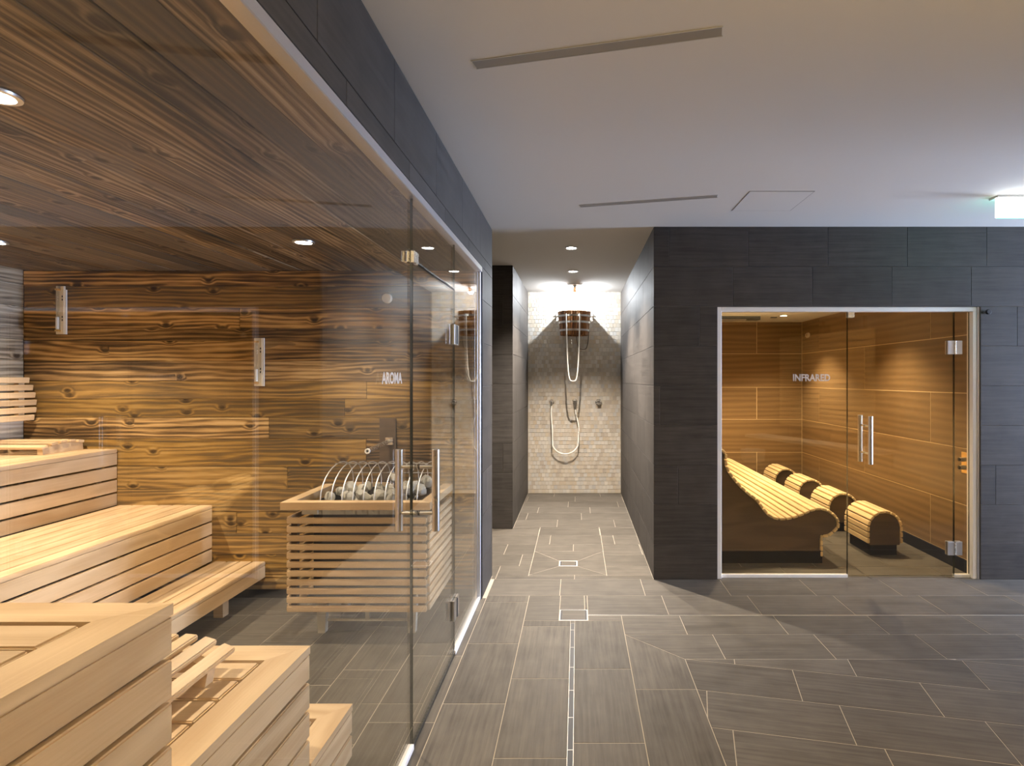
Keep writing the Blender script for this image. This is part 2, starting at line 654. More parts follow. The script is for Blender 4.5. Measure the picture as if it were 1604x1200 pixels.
# ================================================================== FLOORS
FS = surf((0, 0, -TT), (1, 0, 0), (0, 1, 0))
floor = slab('floor', -3.9, XE, ZB, 7.6, -.12, -.0013, 'grout')
rest = MB()
vis = lambda u, v: v > .75 and u < 3.75 and u > -1.4
drain_sq = (-.375, .229, 4.36, 4.965)
rowsA, offA = [], []
mids = {9: -.026, 8: -.107, 7: .149, 6: .047, 5: -.208, 4: -.377, 3: -.254, 2: -.034, 1: .13, 0: -.02}
for k in range(11):
    rowsA.append((4.27 + .3 * k, 4.27 + .3 * (k + 1)))
    offA.append(mids.get(k, .3))
kw = dict(keep=vis, rest=rest, gap=.0038, th=TT)
lay('floor_tile', rect(-.651, .579, 5.70, 7.469), FS, floor, 'floor_stone', rowsA, offA, **kw)
lay('floor_tile', rect(-3.5, .579, 4.34, 5.70), FS, floor, 'floor_stone', rowsA, offA, holes=[drain_sq], **kw)
lay('floor_tile', rect(-.654, .579, 4.27, 4.34), FS, floor, 'floor_stone', [(4.27, 4.34)], [-.02], **kw)
# shower tray: four triangular-ish panels falling to the outlet
cx, cy, hw, hh = -.073, 4.63, .075, .066
a0, a1, b0, b1 = drain_sq
o_ = [(a0, b0), (a1, b0), (a1, b1), (a0, b1)]
i_ = [(cx - hw, cy - hh), (cx + hw, cy - hh), (cx + hw, cy + hh), (cx - hw, cy + hh)]
for k in range(4):
    piece('floor_tile', [o_[k], o_[(k + 1) % 4], i_[(k + 1) % 4], i_[k]], FS, floor, 'floor_stone', TT, .0045)
# right-hand strips in front of the infrared cabin
lay('floor_tile', rect(-.628, 6.8, 3.945, 4.27), FS, floor, 'floor_stone', [(3.945, 4.27)], [.478], **kw)
lay('floor_tile', rect(.07, 6.8, 3.625, 3.945), FS, floor, 'floor_stone', [(3.625, 3.945)], [.59], **kw)
lay('floor_tile', rect(.283, 6.8, 3.345, 3.610), FS, floor, 'floor_stone', [(3.345, 3.610)], [.655], **kw)
lay('floor_tile', [(.283, 3.345), (.584, 3.05), (6.8, 3.05), (6.8, 3.345)], FS, floor, 'floor_stone', [(3.05, 3.345)], [.803], **kw)
# columns either side of the channel
VS = [('A', -.628, -.334, 3.945, [3.83]), ('B', -.334, -.0405, 3.535, [3.452]), ('C', -.0155, .283, 3.535, [2.946])]
for nm, x0, x1, top, off in VS:
    lay('floor_tile', rect(x0, x1, -3.2, top), FS, floor, 'floor_stone', [(-x1, -x0)], off, ang=PI / 2, **kw)
lay('floor_tile', rect(.07, .283, 3.535, 3.610), FS, floor, 'floor_stone', [(3.535, 3.610)], [.07], **kw)
lay('floor_tile', rect(-.334, -.115, 3.535, 3.945), FS, floor, 'floor_stone', [(3.535, 3.945)], [-.334], **kw)
lay('floor_tile', rect(-.115, .07, 3.703, 3.945), FS, floor, 'floor_stone', [(3.703, 3.945)], [.05], **kw)
lay('floor_tile', rect(-.042, -.014, 3.50, 3.535), FS, floor, 'floor_stone', [(3.50, 3.535)], [-.1], **kw)
lay('floor_tile', [(.283, 3.345), (.283, -3.2), (.584, -3.2), (.584, 3.05)], FS, floor, 'floor_stone', [(-.584, -.283)], [2.753], ang=PI / 2, **kw)
# skewed field
rows, offs = [], []
sk = {0: .86, 1: .549, 2: .109, 3: .214, 4: .42}
for k in range(-4, 24):
    rows.append((-.2925 * k, -.2925 * (k - 1)))
    offs.append(sk.get(k, (k * .37) % .6))
lay('floor_tile', [(.584, 3.05), (.584, -3.2), (6.8, -3.2), (6.8, 3.05)], FS, floor, 'floor_stone', rows, offs, ang=math.radians(-11.9), origin=(.584, 3.05), **kw)
# sauna floor: columns of tiles
for j in range(11):
    xx1 = -.628 - .295 * j
    lay('floor_tile', rect(max(-3.8, xx1 - .295), xx1, .2, 3.9), FS, floor, 'floor_stone', [(-xx1, -(xx1 - .295))], [[2.487, 2.336, 2.19, 2.05][j % 4]], ang=PI / 2, **kw)
ro = rest.obj('distant_floor_tiles', 'floor_stone', floor)
ro['kind'] = 'stuff'

cab_floor = slab('floor_cabin', 1.0, 3.15, ZF + .001, 7.7, -.1, -.0013, 'grout')
lay('floor_tile', rect(1.03, 3.047, 4.262, 7.64), FS, cab_floor, 'floor_stone', [(4.25 + .3 * k, 4.55 + .3 * k) for k in range(12)], [1.63, 1.93, 2.2, 1.75], th=TT, gap=.0045)

# ================================================================== WALLS (tiled)
hr = [(0.0, .265)] + [(.265 + .3 * k, .565 + .3 * k) for k in range(8)]
offR = [.50, .48, .162, .54, .027, .56, .325, .577, .094]


def wall_tiles(parent, O, U, regions, offs, keep=None, rest=None, rows=hr):
    S = surf(O, U, (0, 0, 1))
    for r in regions:
        lay('wall_tile', rect(*r), S, parent, 'wall_stone', rows, offs, th=TT, gap=.003, keep=keep, rest=rest)


# front wall with the infrared cabin opening (faces the camera)
OX0, OX1, OH = 1.061, 3.047, 2.062
wf = slab('wall_front', .583, OX0, ZF + TT, ZF + .12, 0, H, 'wall_grout')
p_ = MB().bx(OX0, OX1, ZF + TT, ZF + .12, OH, H).obj('lintel', 'wall_grout', wf)
p_ = MB().bx(OX1, XE, ZF + TT, ZF + .12, 0, H).obj('pier', 'wall_grout', wf)
rest = MB()
S_ = lambda u, v: u < 3.9
wall_tiles(wf, (0, ZF + TT, 0), (1, 0, 0), [(.579, OX0, 0, OH), (OX1, 6.8, 0, OH)], offR, S_, rest, rows=hr[:7] + [(2.065, 2.066)])
wall_tiles(wf, (0, ZF + TT, 0), (1, 0, 0), [(.579, 6.8, OH + .003, H)], offR, S_, rest)
rest.obj('distant_wall_tiles', 'wall_stone', wf)['kind'] = 'stuff'

# shower recess right wall (faces -x), its left wall, and the face beside the passage
wsr = slab('wall_right', .583, .70, ZF + .121, 7.60, 0, H, 'wall_grout')
S = surf((.583, 0, 0), (0, -1, 0), (0, 0, 1))
offS = [.1, .4, .25, .55, .05, .35, .15, .45, .2]
lay('wall_tile', rect(-7.469, -ZF, 0, H), S, wsr, 'wall_stone', hr, offS, th=TT, gap=.003)
wsl = slab('wall_shower_left', -3.5, -.655, 5.704, 7.60, 0, H, 'wall_grout')
S = surf((-.655, 0, 0), (0, 1, 0), (0, 0, 1))
lay('wall_tile', rect(5.70, 7.469, 0, H), S, wsl, 'wall_stone', hr, offS[::-1], th=TT, gap=.003)
S = surf((0, 5.704, 0), (1, 0, 0), (0, 0, 1))
lay('wall_tile', rect(-2.6, -.651, 0, H), S, wsl, 'wall_stone', hr, [.3, .1, .45, .2, .05], th=TT, gap=.003)
slab('wall_passage_end', -3.6, -3.5, 4.34, 5.70, 0, H, 'wall_stone')

# wall between sauna and passage, and the header over the glass front
wl = slab('wall_left', -3.95, -.658, 3.93, 4.336, 0, H, 'wall_grout')
MB().bx(-.76, -.658, .2, 3.93, 2.292, H).obj('header', 'wall_grout', wl)
MB().bx(-.76, -.658, ZB, .2, 0, H).obj('pier', 'wall_grout', wl)
S = surf((-.658, 0, 0), (0, 1, 0), (0, 0, 1))
lay('wall_tile', rect(3.889, 4.34, 0, 2.289), S, wl, 'wall_stone', hr, [.33, .1, .45, .2, .05, .3], th=TT, gap=.003)
lay('wall_tile', rect(-.6, 4.34, 2.289, H), S, wl, 'wall_stone', hr, [.33, .1, .45, .2, .05, .3, .15, .4, .22], th=TT, gap=.003)
S = surf((0, 4.336, 0), (-1, 0, 0), (0, 0, 1))
lay('wall_tile', rect(.654, 1.4, 0, H), S, wl, 'wall_stone', hr, [.3, .1, .45, .2, .05], th=TT, gap=.003)

# room closing walls outside the view
slab('wall_behind', -.76, XE, ZB - .1, ZB, 0, H, 'wall_stone')
slab('wall_side', 4.95, XE, .5, 3.02, 0, H, 'plaster')
slab('wall_side_rear', 5.4, 5.5, ZB, .5, 0, H, 'plaster')
slab('wall_passage_far', XE, XE + .1, 3.0, ZF + .12, 0, H, 'plaster')

# ceiling
ceil = slab('ceiling', -3.6, XE + .1, ZB, 7.6, H, H + .1, 'plaster')

# mosaic wall of the shower
wb = slab('wall_back', -.655, .583, 7.473, 7.6, 0, H, 'mosaic_grout')
m = MB()
tones = []
rh, cw = .0535, .046
zz = .004
r_ = 0
while zz < H - .01:
    xx = -.651 + (-.023 if r_ % 2 else 0)
    while xx < .579:
        x0, x1 = max(xx + .002, -.650), min(xx + cw - .002, .578)
        if x1 - x0 > .008:
            pr = 7.473 - .0035 - random.random() * .0025
            T = Matrix.Translation(((x0 + x1) / 2, pr + .003, zz + rh / 2)) @ Matrix.Rotation(random.uniform(-.02, .02), 4, 'Z') @ Matrix.Rotation(random.uniform(-.02, .02), 4, 'X')
            g = bmesh.ops.create_cube(m.bm, size=1, matrix=T @ Matrix.Diagonal((x1 - x0, .006, rh - .004, 1)))
            tones.append(random.random())
        xx += cw
    zz += rh
    r_ += 1
me = bpy.data.meshes.new('mosaic_tiles')
m.bm.to_mesh(me)
m.bm.free()
setm(me, 'mosaic')
at = me.attributes.new('tone', 'FLOAT', 'FACE')
for i in range(len(me.polygons)):
    at.data[i].value = tones[i // 6]
mo = link(bpy.data.objects.new('mosaic_tiles', me), wb)
mo['kind'] = 'stuff'

# ================================================================== SAUNA SHELL
XL = -3.816
PB = [425, 449, 483, 515, 534, 566, 597, 625, 654, 687, 731, 766, 801, 835, 868, 893, 922.5]
hb = [1.514 - (y - 594) / 226.4 for y in PB]
wsb = slab('wall_sauna_back', XL - .1, -.70, 3.902, 3.929, 0, HS + .04, 'skirting_black')
for a, b in zip(hb, hb[1:]):
    th = .012 + random.uniform(0, .006)
    xs = [XL, -.70]
    jn = random.uniform(-2.6, -1.4)
    if random.random() < .45:
        xs = [XL, jn, -.70]
    for u0, u1 in zip(xs, xs[1:]):
        board('plank', ((u0 + u1) / 2, 3.902 - th / 2, (a + b) / 2), (1, 0, 0), (0, 0, 1), u1 - u0 - .002, (a - b) - .002, th, 'plank_amber', wsb, .002)
wsl2 = slab('wall_sauna_left', XL - .1, XL - .016, .15, 3.902, 0, HS + .04, 'skirting_black')
for i, (a, b) in enumerate(zip(hb, hb[1:])):
    th = .012 + random.uniform(0, .004)
    board('plank', (XL - .016 + th / 2, 2.03, (a + b) / 2 + .01), (0, -1, 0), (0, 0, 1), 3.72, (a - b) - .002, th, 'plank_grey', wsl2, .002)
wsn = slab('wall_sauna_near', XL - .1, -.70, .12, .15, 0, HS + .04, 'skirting_black')
for a, b in zip(hb, hb[1:]):
    board('plank', ((XL - .70) / 2, .158, (a + b) / 2), (-1, 0, 0), (0, 0, 1), -.70 - XL, (a - b) - .002, .014, 'plank_amber', wsn, .002)
# board ceiling, boards run away from the camera
csa = slab('ceiling_sauna', XL - .1, -.70, .12, 3.93, HS + .016, HS + .06, 'skirting_black')
xx = -.702
while xx > XL + .02:
    wd = random.uniform(.09, .16)
    wd = min(wd, xx - XL)
    th = .013 + random.uniform(0, .006)
    board('plank', (xx - wd / 2, 2.03, HS + .016 - th / 2), (0, 1, 0), (1, 0, 0), 3.74, wd - .002, th, 'plank_ceiling', csa, .002)
    xx -= wd

# ================================================================== SAUNA GLASS FRONT
XG = -.678
gt = .010


def pane(name, parent, x0, x1, y0, y1, z0, z1, mat='clear_glass', axis='x'):
    """a sheet of glass with a real dark polished edge"""
    m = MB().bx(x0, x1, y0, y1, z0, z1)
    bm = m.bm
    bm.faces.ensure_lookup_table()
    o = m.obj(name, (mat, 'glass_edge'), parent)
    for p in o.data.polygons:
        n = p.normal
        big = abs(n.x) > .5 if axis == 'x' else abs(n.y) > .5
        p.material_index = 0 if big else 1
    return o


TOPF = 2.289
gp = thing('glass_partition', 'frameless clear glass front of the aroma sauna in an aluminium channel', 'glass partition', (XG, 2.0, 0))
pane('near_pane', gp, XG - gt / 2, XG + gt / 2, .2, 2.302, .022, 2.262)
pane('far_pane', gp, XG - gt / 2, XG + gt / 2, 3.098, 3.872, .022, 2.262)
pane('transom_pane', gp, XG - gt / 2, XG + gt / 2, 2.306, 3.094, 2.008, 2.262)
MB().bx(XG - .022, XG + .024, .2, 3.889, 2.252, 2.289).bevel(.003).obj('top_rail', 'aluminium', gp)
MB().bx(XG - .020, XG + .016, 3.866, 3.889, 0, 2.252).bevel(.003).obj('end_post', 'aluminium', gp)
MB().bx(XG - .012, XG + .012, .2, 2.304, 0, .024).bevel(.002).obj('floor_track', 'white_trim', gp)
MB().bx(XG - .012, XG + .012, 3.096, 3.866, 0, .024).bevel(.002).obj('floor_track', 'white_trim', gp)
# patch fitting at the door head
m = MB().bx(XG - .022, XG - gt / 2, 2.272, 2.335, 1.985, 2.035).bx(XG + gt / 2, XG + .022, 2.272, 2.335, 1.985, 2.035)
m.bevel(.003).obj('patch_fitting', 'chrome', gp)

gd = thing('door_1', 'clear glass door of the aroma sauna with long tubular handles', 'glass door', (XG, 2.7, 0))
gd['kind'] = 'structure'
pane('door_leaf', gd, XG - gt / 2, XG + gt / 2, 2.309, 3.091, .012, 2.0)
MB().bx(XG - .007, XG + .007, 2.309, 3.091, 0.001, .012).obj('bottom_seal', 'seal', gd)
MB().bx(XG - .008, XG + .008, 2.309, 3.091, 2.0, 2.007).obj('top_seal', 'seal', gd)
for z in (1.757, .262):
    m = MB()
    for s in (-1, 1):
        x0, x1 = (XG + s * gt / 2, XG + s * (gt / 2 + .014))
        m.bx(min(x0, x1), max(x0, x1), 3.035, 3.088, z - .055, z + .055)
        m.bx(min(x0, x1), max(x0, x1), 3.101, 3.150, z - .055, z + .055)
    m.bevel(.002)
    hg = m.obj('hinge', 'steel', gd)
    MB().cyl((XG + .016, 3.095, z - .05), (XG + .016, 3.095, z + .05), .007).obj('pin', 'black', hg, True)
ZH = 2.395
for s, nm in ((1, 'outer'), (-1, 'inner')):
    hd = MB().cyl((XG + s * .078, ZH, .87), (XG + s * .078, ZH, 1.216), .016, seg=24).bevel(.001).obj('handle', 'steel', gd, True)
    for z in (.945, 1.142):
        MB().cyl((XG + s * (gt / 2), ZH, z), (XG + s * .064, ZH, z), .0085, seg=16).obj('standoff', 'steel', hd, True)
        MB().cyl((XG + s * (gt / 2 + .001), ZH, z), (XG + s * (gt / 2 + .005), ZH, z), .0105, seg=16).obj('washer', 'black', hd, True)


def text_part(txt, name, M, height, width, mat, parent, ext=.0004):
    cu = bpy.data.curves.new('lettering', 'FONT')
    cu.body = txt
    cu.size = 1
    cu.extrude = .01
    cu.offset = .028
    cu.align_x = 'CENTER'
    cu.resolution_u = 3
    tmp = bpy.data.objects.new('tmp', cu)
    COL.objects.link(tmp)
    bpy.context.view_layer.update()
    me = bpy.data.meshes.new_from_object(tmp.evaluated_get(bpy.context.evaluated_depsgraph_get()))
    bpy.data.objects.remove(tmp)
    xs = [v.co.x for v in me.vertices]
    ys = [v.co.y for v in me.vertices]
    cx_, cy_ = (min(xs) + max(xs)) / 2, (min(ys) + max(ys)) / 2
    sx, sy = width / (max(xs) - min(xs)), height / (max(ys) - min(ys))
    for v in me.vertices:
        v.co = Vector(((v.co.x - cx_) * sx, (v.co.y - cy_) * sy, v.co.z * ext / .01))
    me.materials.clear()
    me.materials.append(MAT[mat])
    me.name = name
    o = bpy.data.objects.new(name, me)
    return link(o, parent, M)


text_part('AROMA', 'lettering', frame_m((XG + gt / 2 + .0008, 2.052, 1.518), (0, 1, 0), (0, 0, 1)), .043, .225, 'frosted_lettering', gp)

# ================================================================== SAUNA BENCHES
BW = 'bench_wood'
ZBK = 3.885


def bench_along_y(label, x0, x1, y0, y1, top, nb, fas, legs=False, seats='upper'):
    """bench whose boards run away from the camera; fascia faces +x"""
    b = thing('sauna_bench', label, 'bench', ((x0 + x1) / 2, (y0 + y1) / 2, 0), 'stepped benches on the left side of the sauna')
    ly, cy_ = y1 - y0, (y0 + y1) / 2
    nose = .085
    board('top_board', (x1 - nose / 2, cy_, top - .0125), (0, 1, 0), (1, 0, 0), ly, nose, .025, BW, b, .004, 2)
    wd = (x1 - nose - .006 - x0) / nb
    for i in range(nb):
        board('top_board', (x0 + wd * (i + .5), cy_, top - .0125), (0, 1, 0), (1, 0, 0), ly, wd - .010, .025, BW, b, .003)
    z = top - .0265
    for i, (hh, g) in enumerate(fas):
        board('fascia_board', (x1 - .013, cy_, z - hh / 2), (0, 1, 0), (0, 0, 1), ly, hh, .022, BW, b, .003)
        z -= hh + g
    # hidden bearers under the boards
    n = max(3, int(ly / .9))
    bot = z + fas[-1][1] + .005
    for i in range(n):
        yy = y0 + .12 + (ly - .24) * i / (n - 1)
        m = MB().bx(x0 + .01, x1 - .026, yy - .02, yy + .02, top - .075, top - .026)
        if not legs:
            m.bx(x1 - .06, x1 - .026, yy - .02, yy + .02, bot, top - .075)
            m.bx(x0 + .02, x0 + .06, yy - .02, yy + .02, bot, top - .075)
        m.obj('bearer', 'bearer_wood', b)
    if legs:
        for yy in (y1 - .28, (y0 + y1) / 2, y0 + .3):
            MB().bx(x1 - .16, x1 - .10, yy - .03, yy + .03, 0, top - .075).obj('leg', BW, b)
    return b


F4 = [(.081, .012), (.081, .012), (.081, .012), (.081, .012)]
bench_along_y('upper pale wood slatted bench along the left sauna wall', XL + .005, -3.167, 1.30, ZBK, 1.033, 6, F4)
bench_along_y('wide middle pale wood bench of the left side, below the upper bench', -3.155, -2.513, 1.90, ZBK, .647, 6, F4)
bench_along_y('low pale wood step bench of the left side, nearest the heater', -2.50, -2.147, 2.25, ZBK, .259, 3, [(.083, .0)], legs=True)


def mitre(parent, x0, x1, y0, y1, top, wd):
    """border boards along the far edge and the right-hand end, mitred at the corner"""
    I = Matrix.Identity(4)
    m = MB()
    m.prism([(x0, y1 - wd), (x1 - wd - .0007, y1 - wd), (x1 - .0007, y1), (x0, y1)], I, top - .025, top).bevel(.003, 2)
    m.obj('border_board', BW, parent)
    # end board: local x along its length
    L = y1 - y0
    m = MB()
    m.prism([(0, 0), (0, wd), (L - wd, wd), (L, 0)], I, -.0125, .0125).bevel(.003, 2)
    o = bpy.data.objects.new('border_board', m.mesh('border_board', BW))
    link(o, parent, frame_m((x1, y0, top - .0125), (0, 1, 0), (-1, 0, 0)))
    return o


def bench_along_x(label, x0, x1, y0, y1, top, nb, nf):
    b = thing('sauna_bench', label, 'bench', ((x0 + x1) / 2, (y0 + y1) / 2, 0), 'stepped benches at the near end of the sauna')
    wd = .095
    mitre(b, x0, x1, y0, y1, top, wd)
    iy1, iy0 = y1 - wd - .009, y0
    pw = (iy1 - iy0) / nb
    ix1 = x1 - wd - .010
    for i in range(nb):
        board('top_board', ((x0 + ix1) / 2, iy1 - pw * (i + .5), top - .0125), (1, 0, 0), (0, 1, 0), ix1 - x0, pw - .009, .025, BW, b, .004, 2)
    z = top - .0262
    for i in range(nf):
        hh = .083
        board('end_board', (x1 - .012, (y0 + y1) / 2, z - hh / 2), (0, 1, 0), (0, 0, 1), y1 - y0, hh, .022, BW, b, .004, 2)
        board('fascia_board', ((x0 + x1) / 2 - .013, y1 - .012, z - hh / 2), (1, 0, 0), (0, 0, 1), x1 - x0 - .026, hh, .022, BW, b, .003)
        z -= hh + .010
    z += .010
    for xx in (x1 - .06, x1 - 1.0, x1 - 1.9, x0 + .05):
        m = MB().bx(xx - .02, xx + .02, y0 + .01, y1 - .026, top - .075, top - .026)
        m.bx(xx - .02, xx + .02, y0 + .01, y0 + .05, z, top - .075).bx(xx - .02, xx + .02, y1 - .07, y1 - .026, z, top - .075)
        m.obj('bearer', 'bearer_wood', b)
    return b


XE_ = -.868
bench_along_x('tall top bench nearest the camera, pale wood with a mitred corner', -3.80, XE_, .40, 1.212, 1.033, 7, 11)
bench_along_x('middle near bench step carrying the wedge shaped headrest', -3.10, XE_, 1.218, 1.834, .647, 5, 7)
bench_along_x('lowest near bench step with its corner beside the glass', -2.45, XE_, 1.84, 2.18, .259, 2, 2)

# headrest on the near middle bench: slats run away from the camera
hr1 = thing('headrest', 'slatted wedge headrest lying on the near middle bench', 'headrest', (-1.17, 1.48, .648))
prof = [(-1.035, .716), (-1.090, .737), (-1.146, .748), (-1.202, .748), (-1.258, .740), (-1.314, .722)]
for i, (x, z) in enumerate(prof):
    a_, b_ = prof[max(0, i - 1)], prof[min(5, i + 1)]
    tx, tz = b_[0] - a_[0], b_[1] - a_[1]
    board('slat', (x, 1.462, z), (0, 1, 0), (tx, 0, tz), .43, .040, .019, BW, hr1, .004, 2)
for yy in (1.32, 1.60):
    S = frame_m((0, yy, 0), (1, 0, 0), (0, 0, 1))
    poly = [(-1.052, .6475), (-1.028, .702), (-1.09, .726), (-1.146, .737), (-1.202, .737), (-1.258, .729), (-1.318, .709), (-1.31, .6475)]
    poly = [(-1.31, .6475), (-1.28, .6475), (-1.25, .69), (-1.10, .69), (-1.072, .6475), (-1.045, .6475), (-1.035, .703), (-1.09, .7255), (-1.146, .7365), (-1.202, .7365), (-1.258, .7285), (-1.318, .709)]
    MB().prism(poly, S, -.018, .018).obj('rail', BW, hr1)

# headrest on the upper left bench: slats run across
hr2 = thing('headrest', 'arched slatted headrest lying on the upper left bench', 'headrest', (-3.55, 3.70, 1.034))
pr2 = [(3.575, 1.082), (3.640, 1.098), (3.705, 1.106), (3.770, 1.104), (3.835, 1.094)]
for i, (y, z) in enumerate(pr2):
    a_, b_ = pr2[max(0, i - 1)], pr2[min(4, i + 1)]
    board('slat', (-3.585, y, z), (1, 0, 0), (0, b_[0] - a_[0], b_[1] - a_[1]), .43, .046, .018, BW, hr2, .003)
for xx in (-3.395, -3.75):
    S = frame_m((xx, 0, 0), (0, 1, 0), (0, 0, 1))
    MB().prism([(3.565, 1.034), (3.855, 1.034), (3.85, 1.082), (3.77, 1.094), (3.705, 1.096), (3.64, 1.088), (3.56, 1.07)], S, -.018, .018).obj('rail', BW, hr2)

# backrest on the left wall
bk = thing('backrest', 'curved six-slat wooden backrest fixed to the left sauna wall', 'backrest', (-3.76, 3.62, 1.24))
ends = [3.838, 3.858, 3.868, 3.870, 3.862, 3.842]
for i in range(6):
    z = 1.507 - .0505 * i
    lo = 3.20 + .01 * abs(i - 2.5)
    board('slat', (-3.735 + .006 * i, (lo + ends[i]) / 2, z), (0, 1, 0), (.12, 0, 1), ends[i] - lo, .037, .018, BW, bk, .003)
for yy in (3.30, 3.80):
    MB().bx(-3.775, -3.745, yy - .02, yy + .02, 1.25, 1.515).obj('rail', BW, bk)
    MB().bx(XL + .001, -3.775, yy - .012, yy + .012, 1.36, 1.40).obj('bracket', BW, bk)

# sand timers
for i, (xc, zt, lb) in enumerate(((-3.546, 2.154, 'white board sand timer high on the back wall near the left corner'),
                                   (-2.186, 1.797, 'white board sand timer lower on the back wall, right of the other timer'))):
    sd = thing('sand_timer', lb, 'sand timer', (xc, 3.88, zt - .33), 'sauna sand timers')
    MB().bx(xc - .032, xc + .024, 3.868, 3.8835, zt - .331, zt).bevel(.002).obj('back_board', 'ivory_plastic', sd)
    MB().bx(xc + .0245, xc + .034, 3.872, 3.8835, zt - .331, zt - .025 * (1 - i)).obj('scale_strip', 'white_trim', sd)
    z0, z1 = zt - .30, zt - .035
    zm = (z0 + z1) / 2 - .02
    pf = [(.0005, z0), (.011, z0 + .004), (.011, zm - .02), (.003, zm), (.011, zm + .02), (.011, z1 - .004), (.0005, z1)]
    MB().lathe(pf, Matrix.Translation((xc - .008, 3.854, 0)), 12).obj('glass_tube', 'tube_glass', sd, True)
    MB().cyl((xc - .008, 3.854, z0 + .003), (xc - .008, 3.854, zm - .028), .0094, seg=12).obj('sand', 'white_sand', sd, True)
    for zc in (z0 - .008, z1 + .008):
        MB().bx(xc - .018, xc + .002, 3.845, 3.868, zc - .006, zc + .006).obj('clip', 'brass', sd)
    for k in range(4):
        zz = zt - .07 - .022 * k if k < 2 else zt - .21 - .022 * (k - 2)
        MB().bx(xc + .010, xc + .017, 3.867, 3.868, zz - .009, zz + .004).obj('scale_mark', 'black', sd)

# round sensor
MB().cyl((-1.307, 3.882, 2.07), (-1.307, 3.858, 2.07), .036, .030, seg=24).obj('temperature_sensor', 'ivory_plastic', None, True)
tag(bpy.data.objects['temperature_sensor'], 'small round temperature sensor high on the back wall above the heater', 'sensor')

# ================================================================== HEATER
hx0, hx1, hy0, hy1 = -1.655, -.857, 3.205, 3.80
ht = thing('sauna_heater', 'wood slatted sauna heater standing on short metal legs', 'heater', ((hx0 + hx1) / 2, 3.5, 0))
for i in range(11):
    z = .724 - .017 - i * .0503
    board('slat', ((hx0 + hx1) / 2, hy0 + .011, z), (1, 0, 0), (0, 0, 1), hx1 - hx0, .034, .020, BW, ht, .005, 2)
    for xs in (hx0 - .004, hx1 + .004):
        board('side_slat', (xs, (hy0 + .03 + hy1) / 2, z), (0, 1, 0), (0, 0, 1), hy1 - hy0 - .03, .034, .018, BW, ht, .004)
for xs in (hx0 + .035, hx1 - .035):
    for yy in (hy0 + .035, hy1 - .03):
        MB().bx(xs - .018, xs + .018, yy - .012, yy + .012, .195, .72).obj('batten', 'bearer_wood', ht)
bx0, bx1, by0, by1 = hx0 + .11, hx1 - .11, hy0 + .10, hy1 - .03
MB().bx(bx0, bx1, by0, by0 + .008, .72, .795).obj('vent_panel', 'heater_steel', ht)
MB().bx(bx0, bx1, by0, by0 + .008, .22, .719).obj('body_front', 'black', ht)  # blackened to paint shade into the gaps between the slats
MB().bx(bx0, bx0 + .008, by0 + .008, by1, .22, .795).bx(bx1 - .008, bx1, by0 + .008, by1, .22, .795).bx(bx0 + .008, bx1 - .008, by1 - .008, by1, .22, .795).obj('body_shell', 'black', ht)  # black here too, for the painted shade behind the slats
MB().bx(bx0 + .009, bx1 - .009, by0 + .009, by1 - .009, .60, .615).obj('stone_grate', 'black', ht)
m = MB()
m.bx(hx0 + .07, hx0 + .16, hy0 + .04, hy0 + .055, .735, .78).obj('corner_bracket', 'heater_steel', ht)
for i in range(10):
    x = bx0 + .035 + i * .0625
    MB().cyl((x, by0 - .003, .765), (x, by0, .765), .009, seg=10).obj('vent_hole', 'black', ht)
# rim frame around the stones
fz0, fz1 = .779, .821
fx0, fx1, fy0, fy1 = -1.668, -.826, 3.165, 3.74
wd = .062
I = Matrix.Identity(4)
MB().prism([(fx0, fy0), (fx1, fy0), (fx1 - wd, fy0 + wd), (fx0 + wd, fy0 + wd)], I, fz0, fz1).bevel(.003).obj('rim_board', BW, ht)
for sgn, xa in ((1, fx0), (-1, fx1)):
    poly = [(0, 0), (fy1 - fy0, 0), (fy1 - fy0, wd), (wd, wd)]
    mm = MB().prism([(p, q * 1) for p, q in poly], I, -.021, .021).bevel(.003)
    o = bpy.data.objects.new('rim_board', mm.mesh('rim_board', BW))
    if sgn == 1:
        M = frame_m((xa, fy0, .8), (0, 1, 0), (1, 0, 0))
    else:
        M = frame_m((xa, fy0, .8), (0, 1, 0), (-1, 0, 0))
    link(o, ht, M)
MB().bx(bx0, bx1, by1 + .001, by1 + .02, fz0, fz1).obj('rim_board', BW, ht)
# hoops
for i in range(10):
    x = -1.496 + .0625 * i
    pts = []
    for k in range(15):
        a = PI * k / 14
        yy = 3.52 - .245 * math.cos(a) + .04 * math.sin(a)
        pts.append((x, yy, .79 + .20 * math.sin(a) ** .8 if 0 < k < 14 else .76))
    MB().tube(pts, .0034, 6).obj('guard_hoop', 'white_metal', ht, True)
MB().cyl((-1.50, 3.50, .992), (-.925, 3.50, .992), .0035, seg=8).obj('guard_rod', 'chrome', ht, True)
MB().cyl((-1.50, 3.70, .90), (-.925, 3.70, .90), .0035, seg=8).obj('guard_rod', 'chrome', ht, True)
# legs
for xs in (hx0 + .13, hx1 - .13):
    for yy in (3.38, 3.72):
        S = frame_m((0, yy, 0), (1, 0, 0), (0, 0, 1))
        MB().prism([(xs - .021, 0), (xs + .021, 0), (xs + .030, .19), (xs - .030, .19)], S, -.02, .02).obj('leg', 'heater_steel', ht)
MB().bx(hx0 + .16, hx1 - .16, 3.375, 3.385, .065, .08).obj('crossbar', 'heater_steel', ht)
xm = (hx0 + hx1) / 2
MB().bx(xm - .012, xm + .012, 3.372, 3.388, .08, .19).obj('strut', 'heater_steel', ht)
MB().bx(hx0 + .10, hx1 - .10, 3.34, 3.76, .19, .22).obj('base_tray', 'heater_steel', ht)

